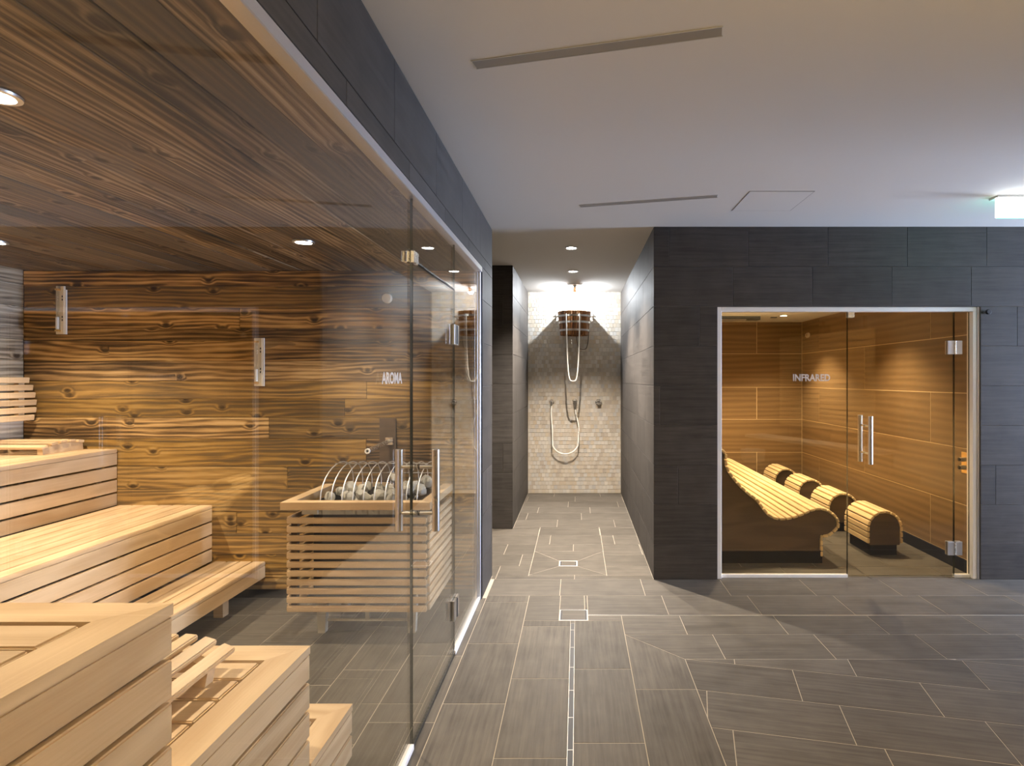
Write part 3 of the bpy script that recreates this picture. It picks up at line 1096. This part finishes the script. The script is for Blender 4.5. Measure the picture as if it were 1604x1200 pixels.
# stones
rng = random.Random(5)
spots = []
for layer, (zc, n) in enumerate(((.725, 20), (.80, 20), (.85, 6))):
    for i in range(n):
        for tr in range(60):
            r = rng.uniform(.038, .054)
            x = rng.uniform(bx0 + .05, bx1 - .05)
            y = rng.uniform(by0 + .05, by1 - .05)
            z = zc + rng.uniform(-.01, .012)
            if layer == 2:
                x = rng.choice([-1.38, -1.20, -1.08, -.98]) + rng.uniform(-.04, .04)
            if all((x - a) ** 2 + (y - b) ** 2 + (z - c) ** 2 > (.98 * (r + q)) ** 2 for a, b, c, q in spots):
                spots.append((x, y, z, r))
                break
stone_meshes = []
for k in range(8):
    m = MB()
    bmesh.ops.create_icosphere(m.bm, subdivisions=2, radius=1)
    pl = [Vector((rng.gauss(0, 1), rng.gauss(0, 1), rng.gauss(0, 1))).normalized() for _ in range(9)]
    for v in m.bm.verts:
        d = v.co.normalized()
        rr = 1.0
        for p in pl:
            dt = d.dot(p)
            if dt > .72:
                rr = min(rr, .72 / dt)
        v.co = d * rr * (1 + .05 * noise.noise(d * 2.5 + Vector((k * 3, 0, 0))))
        v.co.z *= .82
    stone_meshes.append(m.mesh('heater_stone', 'stone_grey'))
low = [s for s in spots if s[2] < .77]
top = [s for s in spots if s[2] >= .77]
for i, (x, y, z, r) in enumerate(spots):
    o = bpy.data.objects.new('heater_stone', stone_meshes[i % 8])
    M = Matrix.Translation((x, y, z)) @ Matrix.Rotation(rng.uniform(0, 6), 4, Vector((rng.gauss(0, 1), rng.gauss(0, 1), 1)).normalized()) @ Matrix.Scale(r, 4)
    link(o, None, M)
    tag(o, 'rough grey stone among those heaped inside the wood-rimmed heater', 'stone', 'stones in the sauna heater')

# essence pipe and its backing board behind the heater
ep = thing('essence_pipe', 'shiny feed pipe reaching out over the heater from a dark board', 'pipe', (-1.30, 3.87, .95))
MB().bx(-1.356, -1.246, 3.868, 3.884, .76, 1.245).obj('backing_board', 'slat_side', ep)
MB().cyl((-1.285, 3.868, 1.09), (-1.30, 3.50, 1.068), .014, seg=16, caps=False).obj('tube', 'chrome', ep, True)
MB().lathe([(.017, -.006), (.017, .006), (.009, .006), (.009, -.006)], frame_m((-1.30, 3.497, 1.068), (1, 0, 0), (0, 0, 1)), 20, True).obj('nozzle_ring', 'white_trim', ep, True)
MB().bx(-1.31, -1.26, 3.852, 3.868, 1.065, 1.115).obj('socket', 'chrome', ep)


# ================================================================== LAMPS
def downlight(x, y, z, label, group, glow='lamp_glow', r=.042):
    d = thing('downlight', label, 'ceiling lamp', (x, y, z), group)
    M = Matrix.Translation((x, y, z))
    MB().lathe([(r * 1.35, -.001), (r * 1.32, -.007), (r * 1.02, -.008), (r * .98, .004), (r * 1.02, .006), (r * 1.35, .0)], M, 28).obj('trim_ring', 'aluminium', d, True)
    MB().cyl((x, y, z - .004), (x, y, z - .001), r * .95, seg=28).obj('lens', glow, d)
    return d


lbls = ['recessed ceiling spotlight above the heater side of the sauna', 'largest recessed spotlight, in the sauna ceiling at the far left edge',
        'recessed sauna spotlight over the left benches, near the back wall', 'recessed sauna spotlight over the upper bench, near the camera']
for (x, y), lb in zip(SAUNA_LAMPS[:3], lbls):
    downlight(x, y, HS - .003, lb, 'sauna ceiling spotlights')
for (x, y), lb in zip(SHOWER_LAMPS, ['recessed spotlight at the front of the shower ceiling', 'brighter recessed spotlight in the middle of the shower ceiling']):
    downlight(x, y, H, lb, 'shower ceiling spotlights', 'lamp_glow_white')
downlight(CABIN_LAMPS[0][0], CABIN_LAMPS[0][1], HC, 'small recessed spotlight in the infrared cabin ceiling', 'cabin ceiling spotlights')
for (x, y), lb in zip(CABIN_LAMPS[1:], ['cabin ceiling spotlight over the nearest leg rest', 'cabin ceiling spotlight over the far half of the wave bench',
                                       'cabin ceiling spotlight over the near half of the wave bench']):
    downlight(x, y, HC, lb, 'cabin ceiling spotlights')
bs = thing('bucket_spotlight', 'round ceiling fitting with a small knob lamp over the shower bucket', 'ceiling lamp', (-.03, 6.80, H))
MB().cyl((-.03, 6.86, H - .012), (-.03, 6.86, H), .085, seg=28).obj('canopy', 'chrome', bs, True)
MB().cyl((-.03, 6.99, H - .052), (-.03, 6.87, H - .018), .026, .018, seg=16).obj('lamp_head', 'chrome', bs, True)

# ================================================================== SHOWER
bkx, bky = -.035, 7.225
bt = thing('shower_bucket', 'wooden tilting bucket with steel hoops hung high on the mosaic wall', 'bucket', (bkx, bky, 2.06))
zt_, zb_ = 2.372, 2.075
rt_, rb_ = .212, .180
NS = 18
for k in range(NS):
    a0_, a1_ = 2 * PI * (k + .03) / NS, 2 * PI * (k + .97) / NS
    m = MB()
    q = []
    for z, r in ((zb_, rb_), (zt_, rt_)):
        for rr in (r, r - .018):
            for a in (a0_, (a0_ + a1_) / 2, a1_):
                q.append(m.bm.verts.new((bkx + rr * math.cos(a), bky + rr * math.sin(a), z)))
    o0, i0, o1, i1 = q[0:3], q[3:6], q[6:9], q[9:12]
    F = m.bm.faces.new
    for j in (0, 1):
        F((o0[j], o0[j + 1], o1[j + 1], o1[j]))
        F((i0[j + 1], i0[j], i1[j], i1[j + 1]))
        F((o1[j], o1[j + 1], i1[j + 1], i1[j]))
        F((o0[j + 1], o0[j], i0[j], i0[j + 1]))
    F((o0[0], o1[0], i1[0], i0[0]))
    F((o0[2], i0[2], i1[2], o1[2]))
    # turn so grain follows the stave
    c = Vector((bkx, bky, (zb_ + zt_) / 2))
    Mx = frame_m(c, (0, 0, 1), (1, 0, 0))
    bmesh.ops.transform(m.bm, matrix=Mx.inverted(), verts=m.bm.verts)
    o = bpy.data.objects.new('stave', m.mesh('stave', 'bucket_wood'))
    link(o, bt, Mx)
MB().cyl((bkx, bky, zb_ + .012), (bkx, bky, zb_ + .03), rb_ - .019, seg=30).obj('bottom', 'bucket_wood', bt)
for z in (2.315, 2.235, 2.135):
    r = rb_ + (rt_ - rb_) * (z - zb_) / (zt_ - zb_)
    k = (rt_ - rb_) / (zt_ - zb_) * .012
    MB().lathe([(r - k + .0005, z - .012), (r - k + .004, z - .012), (r + k + .004, z + .012), (r + k + .0005, z + .012)], Matrix.Translation((bkx, bky, 0)), 40, True).obj('hoop', 'steel', bt, True)
for s in (-1, 1):
    xs = bkx + s * .245
    m = MB().cyl((bkx + s * .20, bky, 2.318), (xs + s * .03, bky, 2.318), .010, seg=12)
    m.obj('pivot_pin', 'steel', bt, True)
    MB().bx(xs - .006, xs + .006, bky - .015, 7.468, 2.30, 2.335).bx(xs - .006, xs + .006, 7.458, 7.468, 2.24, 2.39).obj('wall_bracket', 'steel', bt)


def loop(a, b, low, n=24, sag=None):
    """hanging U between points a and b reaching height low"""
    pts = []
    for k in range(n + 1):
        t_ = k / n
        s = 2 * t_ - 1
        w_ = (1 - abs(s) ** 2.6)
        z = (a[2] + (b[2] - a[2]) * t_)
        z = z - (z - low) * w_
        x = a[0] + (b[0] - a[0]) * t_
        side = math.copysign(abs(s) ** .55, s)
        x = (a[0] + b[0]) / 2 + (b[0] - a[0]) / 2 * side
        y = a[1] + (b[1] - a[1]) * t_
        pts.append((x, y, z))
    return pts


fy_ = bky - .215
rp = MB().tube(loop((-.137, fy_ - .008, 2.33), (.035, fy_ - .008, 2.33), 1.492, 36), .0075, 8).obj('pull_rope', 'rope', None, True)
tag(rp, 'white rope loop hanging from the front of the shower bucket', 'rope')
dh = MB().tube(loop((-.01, bky + .05, 2.07), (.155, bky + .08, 2.15), 1.90, 20), .005, 8).obj('filling_hose', 'dark_hose', None, True)
tag(dh, 'thin dark filling hose looped under the wooden bucket', 'hose')
YW = 7.466
# wall outlet left
so = thing('hose_outlet', 'chrome wall outlet at the left where the white hose starts', 'tap', (-.335, YW, 1.21))
MB().cyl((-.335, YW, 1.215), (-.335, YW - .010, 1.215), .030, seg=24).obj('rosette', 'chrome', so, True)
MB().cyl((-.335, YW - .01, 1.215), (-.335, YW - .055, 1.215), .013, seg=16).obj('spout', 'chrome', so, True)
MB().cyl((-.335, YW - .052, 1.222), (-.335, YW - .052, 1.165), .012, seg=16).obj('coupling', 'chrome', so, True)
# holder with nozzle
nh = thing('shower_holder', 'chrome wall holder in the middle gripping the hose nozzle', 'shower holder', (-.028, YW, 1.20))
MB().cyl((-.028, YW, 1.222), (-.028, YW - .012, 1.222), .030, seg=24).obj('rosette', 'chrome', nh, True)
MB().cyl((-.028, YW - .012, 1.222), (-.028, YW - .06, 1.222), .016, seg=16).obj('cradle', 'chrome', nh, True)
MB().cyl((-.028, YW - .052, 1.235), (-.026, YW - .048, 1.12), .024, .012, seg=16).obj('nozzle', 'steel', nh, True)
vk = thing('shower_valve', 'round chrome shower valve knob right of the hose holder', 'tap', (.283, YW, 1.21))
MB().cyl((.283, YW, 1.207), (.283, YW - .010, 1.207), .042, seg=28).obj('rosette', 'chrome', vk, True)
MB().cyl((.283, YW - .010, 1.207), (.283, YW - .055, 1.207), .030, .026, seg=24).bevel(.004, 2).obj('knob', 'chrome', vk, True)
pts = [(-.335, YW - .052, 1.165), (-.340, YW - .055, 1.05), (-.325, YW - .07, .85)]
for k in range(1, 16):
    a = PI + PI * k / 16
    pts.append((-.16 + .165 * math.cos(a) + .012 * k / 16, YW - .085, .69 + .155 * math.sin(a) + .0))
pts += [(.017, YW - .08, .74), (.020, YW - .07, .90), (-.010, YW - .055, 1.03), (-.024, YW - .048, 1.114)]


def smooth(pts, n=4):
    out = []
    P = [Vector(p) for p in pts]
    for i in range(len(P) - 1):
        p0, p1, p2, p3 = P[max(i - 1, 0)], P[i], P[i + 1], P[min(i + 2, len(P) - 1)]
        for k in range(n):
            t_ = k / n
            out.append(.5 * ((2 * p1) + (p2 - p0) * t_ + (2 * p0 - 5 * p1 + 4 * p2 - p3) * t_ ** 2 + (-p0 + 3 * p1 - 3 * p2 + p3) * t_ ** 3))
    out.append(P[-1])
    return out


ks = MB().tube(smooth(pts), .0085, 8).obj('kneipp_hose', 'rope', None, True)
ks.name = 'water_hose'
tag(ks, 'white water hose hanging in a big loop between outlet and holder', 'hose')

# drains
dr = thing('floor_drain', 'small square steel framed drain at the centre of the shower floor', 'drain', (cx, cy, 0))


def ring_rect(x0, x1, y0, y1, z0, z1, w_):
    return MB().bx(x0, x1, y0, y0 + w_, z0, z1).bx(x0, x1, y1 - w_, y1, z0, z1).bx(x0, x0 + w_, y0 + w_, y1 - w_, z0, z1).bx(x1 - w_, x1, y0 + w_, y1 - w_, z0, z1)


ring_rect(cx - .073, cx + .073, cy - .064, cy + .064, -.002, .001, .006).obj('frame', 'white_trim', dr)
MB().bx(cx - .052, cx + .052, cy - .056, cy + .056, -.002, 0).obj('insert', 'floor_stone', dr)
MB().bx(cx - .066, cx - .053, cy - .057, cy + .057, -.002, -.0006).bx(cx + .053, cx + .066, cy - .057, cy + .057, -.002, -.0006).obj('gap', 'black', dr)
db = thing('drain_box', 'larger steel framed drain box where the two floor channels meet', 'drain', (-.022, 3.62, 0))
ring_rect(-.112, .067, 3.538, 3.700, -.002, .001, .005).obj('frame', 'steel', db)
MB().bx(-.094, .049, 3.545, 3.688, -.002, 0).obj('insert', 'floor_stone', db)
MB().bx(-.107, -.0945, 3.543, 3.695, -.002, -.0006).bx(.0495, .062, 3.543, 3.695, -.002, -.0006).bx(-.0945, .0495, 3.6885, 3.695, -.002, -.0006).obj('gap', 'black', db)
ch = thing('drain_channel', 'long narrow slotted steel floor channel running towards the camera', 'drain', (-.028, 1.5, 0))
MB().bx(-.0415, -.0390, -3.2, 3.498, -.002, .0006).obj('edge_strip', 'drain_steel', ch)
MB().bx(-.0170, -.0145, -3.2, 3.498, -.002, .0006).obj('edge_strip', 'drain_steel', ch)
MB().bx(-.0389, -.0171, -3.2, 3.498, -.0025, -.0006).obj('slot', 'black', ch)
for i in range(12):
    MB().bx(-.0389, -.0171, 3.40 - .22 * i, 3.404 - .22 * i, -.0005, .0003).obj('cross_pin', 'drain_steel', ch)
ch2 = thing('drain_channel', 'thin bright floor channel running right in front of the cabin', 'drain', (3.4, 3.617, 0))
MB().bx(.07, 6.8, 3.6115, 3.6150, -.002, .0004).obj('edge_strip', 'steel', ch2)
MB().bx(.07, 6.8, 3.6200, 3.6235, -.002, .0004).obj('edge_strip', 'steel', ch2)
MB().bx(.07, 6.8, 3.6151, 3.6199, -.0025, -.0004).obj('slot', 'slot_grey', ch2)

# ================================================================== INFRARED CABIN SHELL
XR, ZE = 3.047, 7.64
prow = [(.10, .524), (.524, .969), (.969, 1.404), (1.404, 1.86), (1.86, HC)]
wcr = slab('wall_cabin_right', XR + .0025, XR + .10, ZF + .121, ZE + .1, 0, HC + .05, 'panel_joint')
S = surf((XR + .012, 0, 0), (0, -1, 0), (0, 0, 1))
for (a, b), off in zip(prow, (-7.10, -5.98, -7.10, -5.98, -7.10)):
    lay('wall_panel', rect(-ZE, -(ZF + .10), a, b), S, wcr, 'cabin_panel', [(a, b)], [off], length=2.235, th=.012, gap=.0065)
wcb = slab('wall_cabin_back', .95, XR + .002, ZE + .0025, ZE + .1, 0, HC + .05, 'panel_joint')
S = surf((0, ZE + .012, 0), (1, 0, 0), (0, 0, 1))
for (a, b), off in zip(prow, (.2, 1.3, .2, 1.3, .2)):
    lay('wall_panel', rect(1.0, XR, a, b), S, wcb, 'cabin_panel', [(a, b)], [off], length=2.235, th=.012, gap=.0065)
wcl = slab('wall_cabin_left', .90, 1.0, ZF + .121, ZE + .1, 0, HC + .05, 'grout')
S = surf((.992, 0, 0), (0, 1, 0), (0, 0, 1))
for (a, b), off in zip(prow, (4.9, 5.9, 4.9, 5.9, 4.9)):
    lay('wall_panel', rect(ZF + .122, ZE, a, b), S, wcl, 'cabin_panel', [(a, b)], [off], length=2.235, th=.012, gap=.0065)
slab('baseboard_right', XR - .012, XR + .003, ZF + .06, ZE, 0, .097, 'skirting_black')
slab('baseboard_back', 1.004, XR - .012, ZE - .012, ZE + .003, 0, .097, 'skirting_black')
slab('ceiling_cabin', .95, XR + .1, ZF + .121, ZE + .1, HC, HC + .05, 'plaster_grey')
# reveals of the opening
slab('trim_1', OX0 - .06, OX0 - .003, ZF + .121, ZF + .13, 0, HC, 'wall_grout')

ih = thing('infrared_heater', 'long dark infrared heater bar under the cabin ceiling', 'heater', (1.75, 7.0, HC - .05))
MB().bx(1.25, 2.26, 6.94, 7.06, HC - .045, HC).bevel(.004).obj('housing', 'black', ih)
MB().bx(1.30, 2.08, 6.93, 6.939, HC - .052, HC - .040).obj('light_strip', 'aluminium', ih)
MB().bx(2.42, 2.49, 7.02, 7.06, HC - .012, HC).obj('ceiling_vent', 'black', None)
tag(bpy.data.objects['ceiling_vent'], 'tiny dark vent in the cabin ceiling left of the spotlight', 'vent')
sm = MB().bx(XR - .03, XR - .0005, 7.36, 7.47, 2.06, 2.125).bevel(.012, 2)
so_ = thing('wall_sensor', 'small beige sensor box high on the right cabin wall', 'sensor', (XR, 7.41, 2.06))
sm.obj('housing', 'ivory_plastic', so_)
MB().cyl((XR - .033, 7.41, 2.092), (XR - .029, 7.41, 2.092), .012, seg=12).obj('button', 'brass', so_)
cp = thing('control_plate', 'brass control plate with two black knobs on the right cabin wall', 'switch', (XR, 4.41, .78))
MB().bx(XR - .006, XR - .0005, 4.375, 4.462, .775, .94).bevel(.001).obj('plate', 'brass', cp)
for z in (.885, .822):
    MB().cyl((XR - .006, 4.418, z), (XR - .050, 4.418, z), .018, .015, seg=16).bevel(.002).obj('knob', 'steel', cp, True)
    MB().cyl((XR - .050, 4.418, z), (XR - .056, 4.418, z), .014, seg=16).obj('knob_cap', 'black', cp, True)

# cabin glass front
YG = 4.315
cg = thing('glass_partition', 'fixed glazing of the infrared cabin in a pale metal frame', 'glass partition', (2.05, YG, 0))
fw = .034
m = MB().bx(OX0 + .001, OX0 + fw, YG - .045, YG + .025, 0, OH - .001).bevel(.002)
m.obj('frame_post', 'white_trim', cg)
MB().bx(OX1 - .048, OX1 - .020, YG - .045, YG + .025, 0, OH - fw - .001).bevel(.002).obj('frame_post', 'white_trim', cg)
MB().bx(OX1 - .019, OX1 - .001, YG - .050, YG + .025, 0, OH - .001).bevel(.002).obj('frame_post', 'aluminium', cg)
MB().bx(OX0 + fw + .001, OX1 - .020, YG - .045, YG + .025, OH - fw, OH - .001).bevel(.002).obj('frame_head', 'white_trim', cg)
MB().bx(OX0 + fw + .001, 2.066, YG - .014, YG + .014, 0, .022).obj('floor_track', 'white_trim', cg)
MB().bx(2.882, OX1 - .049, YG - .014, YG + .014, 0, .022).obj('floor_track', 'white_trim', cg)
pane('left_pane', cg, OX0 + fw + .001, 2.064, YG - .005, YG + .005, .022, OH - fw - .001, 'bronze_glass', 'y')
pane('right_pane', cg, 2.886, OX1 - .049, YG - .005, YG + .005, .022, OH - fw - .001, 'bronze_glass', 'y')
text_part('INFRARED', 'lettering', frame_m((1.792, YG - .0065, 1.526), (1, 0, 0), (0, 0, 1)), .054, .284, 'frosted_lettering', cg)
MB().bx(2.066, 2.115, YG - .018, YG - .006, OH - fw - .045, OH - fw - .001).bx(2.066, 2.115, YG + .006, YG + .018, OH - fw - .045, OH - fw - .001).bevel(.002).obj('head_clamp', 'chrome', cg)
d2 = thing('door_2', 'glass door of the infrared cabin with a pair of short tubular handles', 'glass door', (2.475, YG, 0))
d2['kind'] = 'structure'
pane('door_leaf', d2, 2.070, 2.879, YG - .005, YG + .005, .010, OH - fw - .006, 'bronze_glass', 'y')
for z in (1.756, .222):
    m = MB()
    for s in (-1, 1):
        ya, yb = sorted((YG + s * .0055, YG + s * .018))
        m.bx(2.826, 2.876, ya, yb, z - .052, z + .052).bx(2.889, 2.938, ya, yb, z - .052, z + .052)
    hg = m.bevel(.002).obj('hinge', 'aluminium', d2)
    MB().cyl((2.8825, YG - .018, z - .05), (2.8825, YG - .018, z + .05), .006, seg=12).obj('pin', 'chrome', hg, True)
for s in (-1, 1):
    yy = YG + s * .078
    hd = MB().cyl((2.205, yy, .873), (2.205, yy, 1.235), .0165, seg=24).bevel(.001).obj('handle', 'steel', d2, True)
    for z in (.95, 1.158):
        MB().cyl((2.205, YG + s * .0055, z), (2.205, yy - s * .0155, z), .008, seg=12).obj('standoff', 'steel', hd, True)
ws = thing('wall_stop', 'small round black wall stop right of the cabin frame', 'door stop', (3.078, ZF, 2.01))
MB().cyl((3.078, ZF, 2.018), (3.078, ZF - .03, 2.018), .013, seg=16).obj('base', 'chrome', ws, True)
MB().cyl((3.078, ZF - .03, 2.018), (3.078, ZF - .05, 2.018), .019, seg=16).bevel(.003).obj('rubber', 'black', ws, True)

# ---- wave bench: profile in the X-Z plane, slats run into the room
LY0, LY1 = 4.632, 7.58
lp = [(1.03, 1.02), (1.09, 1.03), (1.15, 1.005), (1.194, .950), (1.232, .895), (1.234, .83), (1.254, .768), (1.295, .707), (1.35, .641), (1.415, .582), (1.486, .527),
      (1.536, .462), (1.585, .406), (1.646, .378), (1.716, .376), (1.787, .391), (1.858, .416), (1.928, .446), (1.998, .457), (2.068, .441), (2.123, .401), (2.153, .356),
      (2.158, .301), (2.129, .261), (2.078, .221), (2.022, .208)]
sp = smooth([(p[0], 0, p[1]) for p in lp], 8)
lg = thing('wave_bench', 'long wave-shaped lounge bench covered in pale slats', 'bench', (1.6, 6.1, 0))
# even arc-length slats
acc, last = [], 0
cum = [0]
for a, b in zip(sp, sp[1:]):
    cum.append(cum[-1] + (b - a).length)
L = cum[-1]
ns = int(L / .0505)


def at_len(s_):
    for i in range(len(cum) - 1):
        if cum[i + 1] >= s_:
            t_ = (s_ - cum[i]) / (cum[i + 1] - cum[i])
            return sp[i].lerp(sp[i + 1], t_), (sp[i + 1] - sp[i]).normalized()
    return sp[-1], (sp[-1] - sp[-2]).normalized()


for i in range(ns):
    p, d = at_len((i + .5) * L / ns)
    n_ = Vector((d.z, 0, -d.x))  # inward
    c = p + n_ * .011
    board('slat', (c.x, (LY0 + LY1) / 2, c.z), (0, 1, 0), d, LY1 - LY0, .042, .022, 'lounger_wood', lg, .005)
for k in range(4):
    z = .045 + .045 * k
    board('slat', (2.012, (LY0 + LY1) / 2, z + .03), (0, 1, 0), (0, 0, -1), LY1 - LY0, .040, .020, 'lounger_wood', lg, .005)
# side cheek following the curve, inset
inner = []
for i in range(0, len(sp), 3):
    d = (sp[min(i + 1, len(sp) - 1)] - sp[max(i - 1, 0)]).normalized()
    inner.append((sp[i].x + d.z * .0235, sp[i].z - d.x * .0235))
inner = [p for p in inner if p[0] < 2.2]
poly = [(1.01, .098), (1.998, .098), (1.998, .20)] + inner[::-1] + [(1.01, 1.0)]
poly = [p for p in poly if not (p[0] < 1.012 and p[1] > 1.0)]


def ngon_prism(poly, S, d0, d1):
    m = MB()
    a = [m.bm.verts.new(S @ Vector((u, v, d0))) for u, v in poly]
    b = [m.bm.verts.new(S @ Vector((u, v, d1))) for u, v in poly]
    n = len(poly)
    for tri in tessellate_polygon([[Vector((u, v, 0)) for u, v in poly]]):
        m.bm.faces.new([a[i] for i in tri])
        m.bm.faces.new([b[i] for i in reversed(tri)])
    for k in range(n):
        m.bm.faces.new((a[k], a[(k + 1) % n], b[(k + 1) % n], b[k]))
    return m


S = frame_m((0, LY0 + .012, 0), (1, 0, 0), (0, 0, 1))
ngon_prism(poly, S, -.02, .0).obj('side_cheek', 'slat_side', lg)
MB().bx(1.01, 2.016, LY0 + .005, LY1, 0, .097).obj('plinth', 'skirting_black', lg)
MB().bx(1.05, 1.16, LY0 + .04, LY1 - .02, .10, .85).bx(1.16, 1.95, LY0 + .04, LY1 - .02, .10, .33).obj('core', 'slat_side', lg)

# ---- four leg rests
rest_lbl = ['slatted barrel-shaped leg rest nearest the cabin door', 'second barrel-shaped leg rest from the cabin door',
            'third barrel-shaped leg rest from the cabin door', 'barrel-shaped leg rest farthest from the cabin door']
for k, (y0, y1) in enumerate(((4.82, 5.24), (5.58, 6.0), (6.34, 6.76), (7.10, 7.52))):
    xc = 2.635
    lr = thing('leg_rest', rest_lbl[k], 'leg rest', (xc, (y0 + y1) / 2, 0), 'barrel leg rests in the infrared cabin')
    MB().bx(xc - .115, xc + .115, y0 + .03, y1 - .03, 0, .092).obj('plinth', 'skirting_black', lr)
    path = [(xc - .142, .105), (xc - .142, .15), (xc - .142, .20)]
    for j in range(1, 16):
        a = PI - PI * j / 16
        path.append((xc + .142 * math.cos(a), .235 + .142 * math.sin(a)))
    path += [(xc + .142, .20), (xc + .142, .15), (xc + .142, .105)]
    path[3:3] = [(xc - .142, .235)]
    path.insert(len(path) - 3, (xc + .142, .235))
    P = [Vector((a, 0, b)) for a, b in path]
    cm = [0]
    for a, b in zip(P, P[1:]):
        cm.append(cm[-1] + (b - a).length)
    nn = 14
    for i in range(nn):
        s_ = (i + .5) * cm[-1] / nn
        for q in range(len(cm) - 1):
            if cm[q + 1] >= s_:
                p = P[q].lerp(P[q + 1], (s_ - cm[q]) / (cm[q + 1] - cm[q]))
                d = (P[min(q + 2, len(P) - 1)] - P[max(q - 1, 0)]).normalized()
                break
        board('slat', (p.x, (y0 + y1) / 2, p.z), (0, 1, 0), d, y1 - y0, .042, .022, 'lounger_wood', lr, .004)
    S = frame_m((0, y0 + .018, 0), (1, 0, 0), (0, 0, 1))
    pl_ = [(xc - .129, .093), (xc + .129, .093)] + [(xc + .129 * math.cos(PI * j / 20), .235 + .129 * math.sin(PI * j / 20)) for j in range(21)]
    ngon_prism(pl_, S, -.012, .008).obj('end_panel', 'slat_side', lr)
    S = frame_m((0, y1 - .018, 0), (1, 0, 0), (0, 0, 1))
    ngon_prism(pl_, S, -.008, .012).obj('end_panel', 'slat_side', lr)

# ================================================================== CEILING FITTINGS, EXIT SIGN
def slot(name, label, p0, p1, w_):
    a, b = Vector(p0), Vector(p1)
    d = (b - a)
    o = thing(name, label, 'vent', ((a.x + b.x) / 2, (a.y + b.y) / 2, H), 'slot diffusers in the white ceiling')
    board('blade', ((a.x + b.x) / 2, (a.y + b.y) / 2, H - .0012), (d.x, d.y, 0), (-d.y, d.x, 0), d.length - .006, w_ - .008, .002, 'slot_grey', o, 0)
    nrm = Vector((-d.y, d.x)).normalized()
    for s in (-1, 1):
        c = ((a.x + b.x) / 2 + nrm.x * s * (w_ / 2 - .002), (a.y + b.y) / 2 + nrm.y * s * (w_ / 2 - .002), H - .0015)
        board('edge_strip', c, (d.x, d.y, 0), (-d.y, d.x, 0), d.length, .003, .003, 'plaster_grey', o, 0)


slot('slot_diffuser', 'long grey slot diffuser in the ceiling close to the camera', (-.378, 2.065), (.482, 1.865), .056)
slot('slot_diffuser', 'thin slot diffuser in the ceiling near the shower entrance', (.017, 3.75), (.884, 3.548), .05)
hp = thing('access_hatch', 'square flush access hatch in the white ceiling', 'hatch', (1.256, 3.65, H))
MB().bx(1.06, 1.452, 3.457, 3.845, H - .002, H - .0002).obj('panel', 'plaster', hp)
ring_rect(1.055, 1.457, 3.452, 3.85, H - .0012, H - .0001, .004).obj('joint', 'slot_grey', hp)

es = thing('exit_sign', 'glowing white box sign hanging from the ceiling at the right edge', 'sign', (2.8, 3.56, 2.52))
MB().bx(2.632, 3.0, 3.525, 3.605, H - .014, H).bevel(.002).obj('ceiling_plate', 'sign_back', es)
MB().bx(2.632, 2.64, 3.532, 3.548, 2.528, H - .014).bx(2.99, 3.0, 3.532, 3.548, 2.528, H - .014).obj('side_edge', 'sign_glow', es)
MB().bx(2.64, 2.99, 3.530, 3.536, 2.526, H - .014).obj('front_panel', 'sign_glow', es)
MB().bx(2.64, 2.99, 3.544, 3.550, 2.526, H - .014).obj('rear_panel', 'sign_green', es)

# ================================================================== BEHIND THE CAMERA (seen only mirrored in the cabin glass)
fb = thing('footbath_bench', 'pale low footbath bench mirrored faintly in the cabin glass', 'bench', (4.0, -1.2, 0))
Mb = Matrix.Translation((4.12, -1.25, 0)) @ Matrix.Rotation(math.radians(-23), 4, 'Z')
MB().box((0, 0, .40), (.46, 3.0, .05), Mb).obj('seat_slab', 'white_basin', fb)
MB().box((.05, 0, .19), (.34, 2.8, .37), Mb).obj('base', 'cabin_panel', fb)
MB().lathe([(.17, .0), (.20, .02), (.22, .22), (.20, .22), (.18, .04), (.001, .03)], Mb @ Matrix.Translation((-.62, -.8, 0)), 28).obj('footbath_bowl', 'white_basin', None, True)
tag(bpy.data.objects['footbath_bowl'], 'round pale footbath bowl mirrored in the cabin glass', 'basin')

sc_ = thing('slatted_screen', 'slatted timber wall screen mirrored in the cabin glass', 'screen', (4.62, -2.1, 0))
Ms = Matrix.Translation((4.62, -2.0, 0)) @ Matrix.Rotation(math.radians(-17), 4, 'Z')
for i in range(19):
    c = Ms @ Vector((0, 0, .62 + .095 * i))
    board('slat', c, Ms.to_3x3() @ Vector((0, 1, 0)), (0, 0, 1), 2.5, .084, .02, 'lounger_wood', sc_, .003)
for yy in (-1.0, 0, 1.0):
    MB().box((.032, yy, 1.30), (.04, .05, 2.6), Ms).obj('post', 'slat_side', sc_)

print('objects', len(bpy.data.objects))
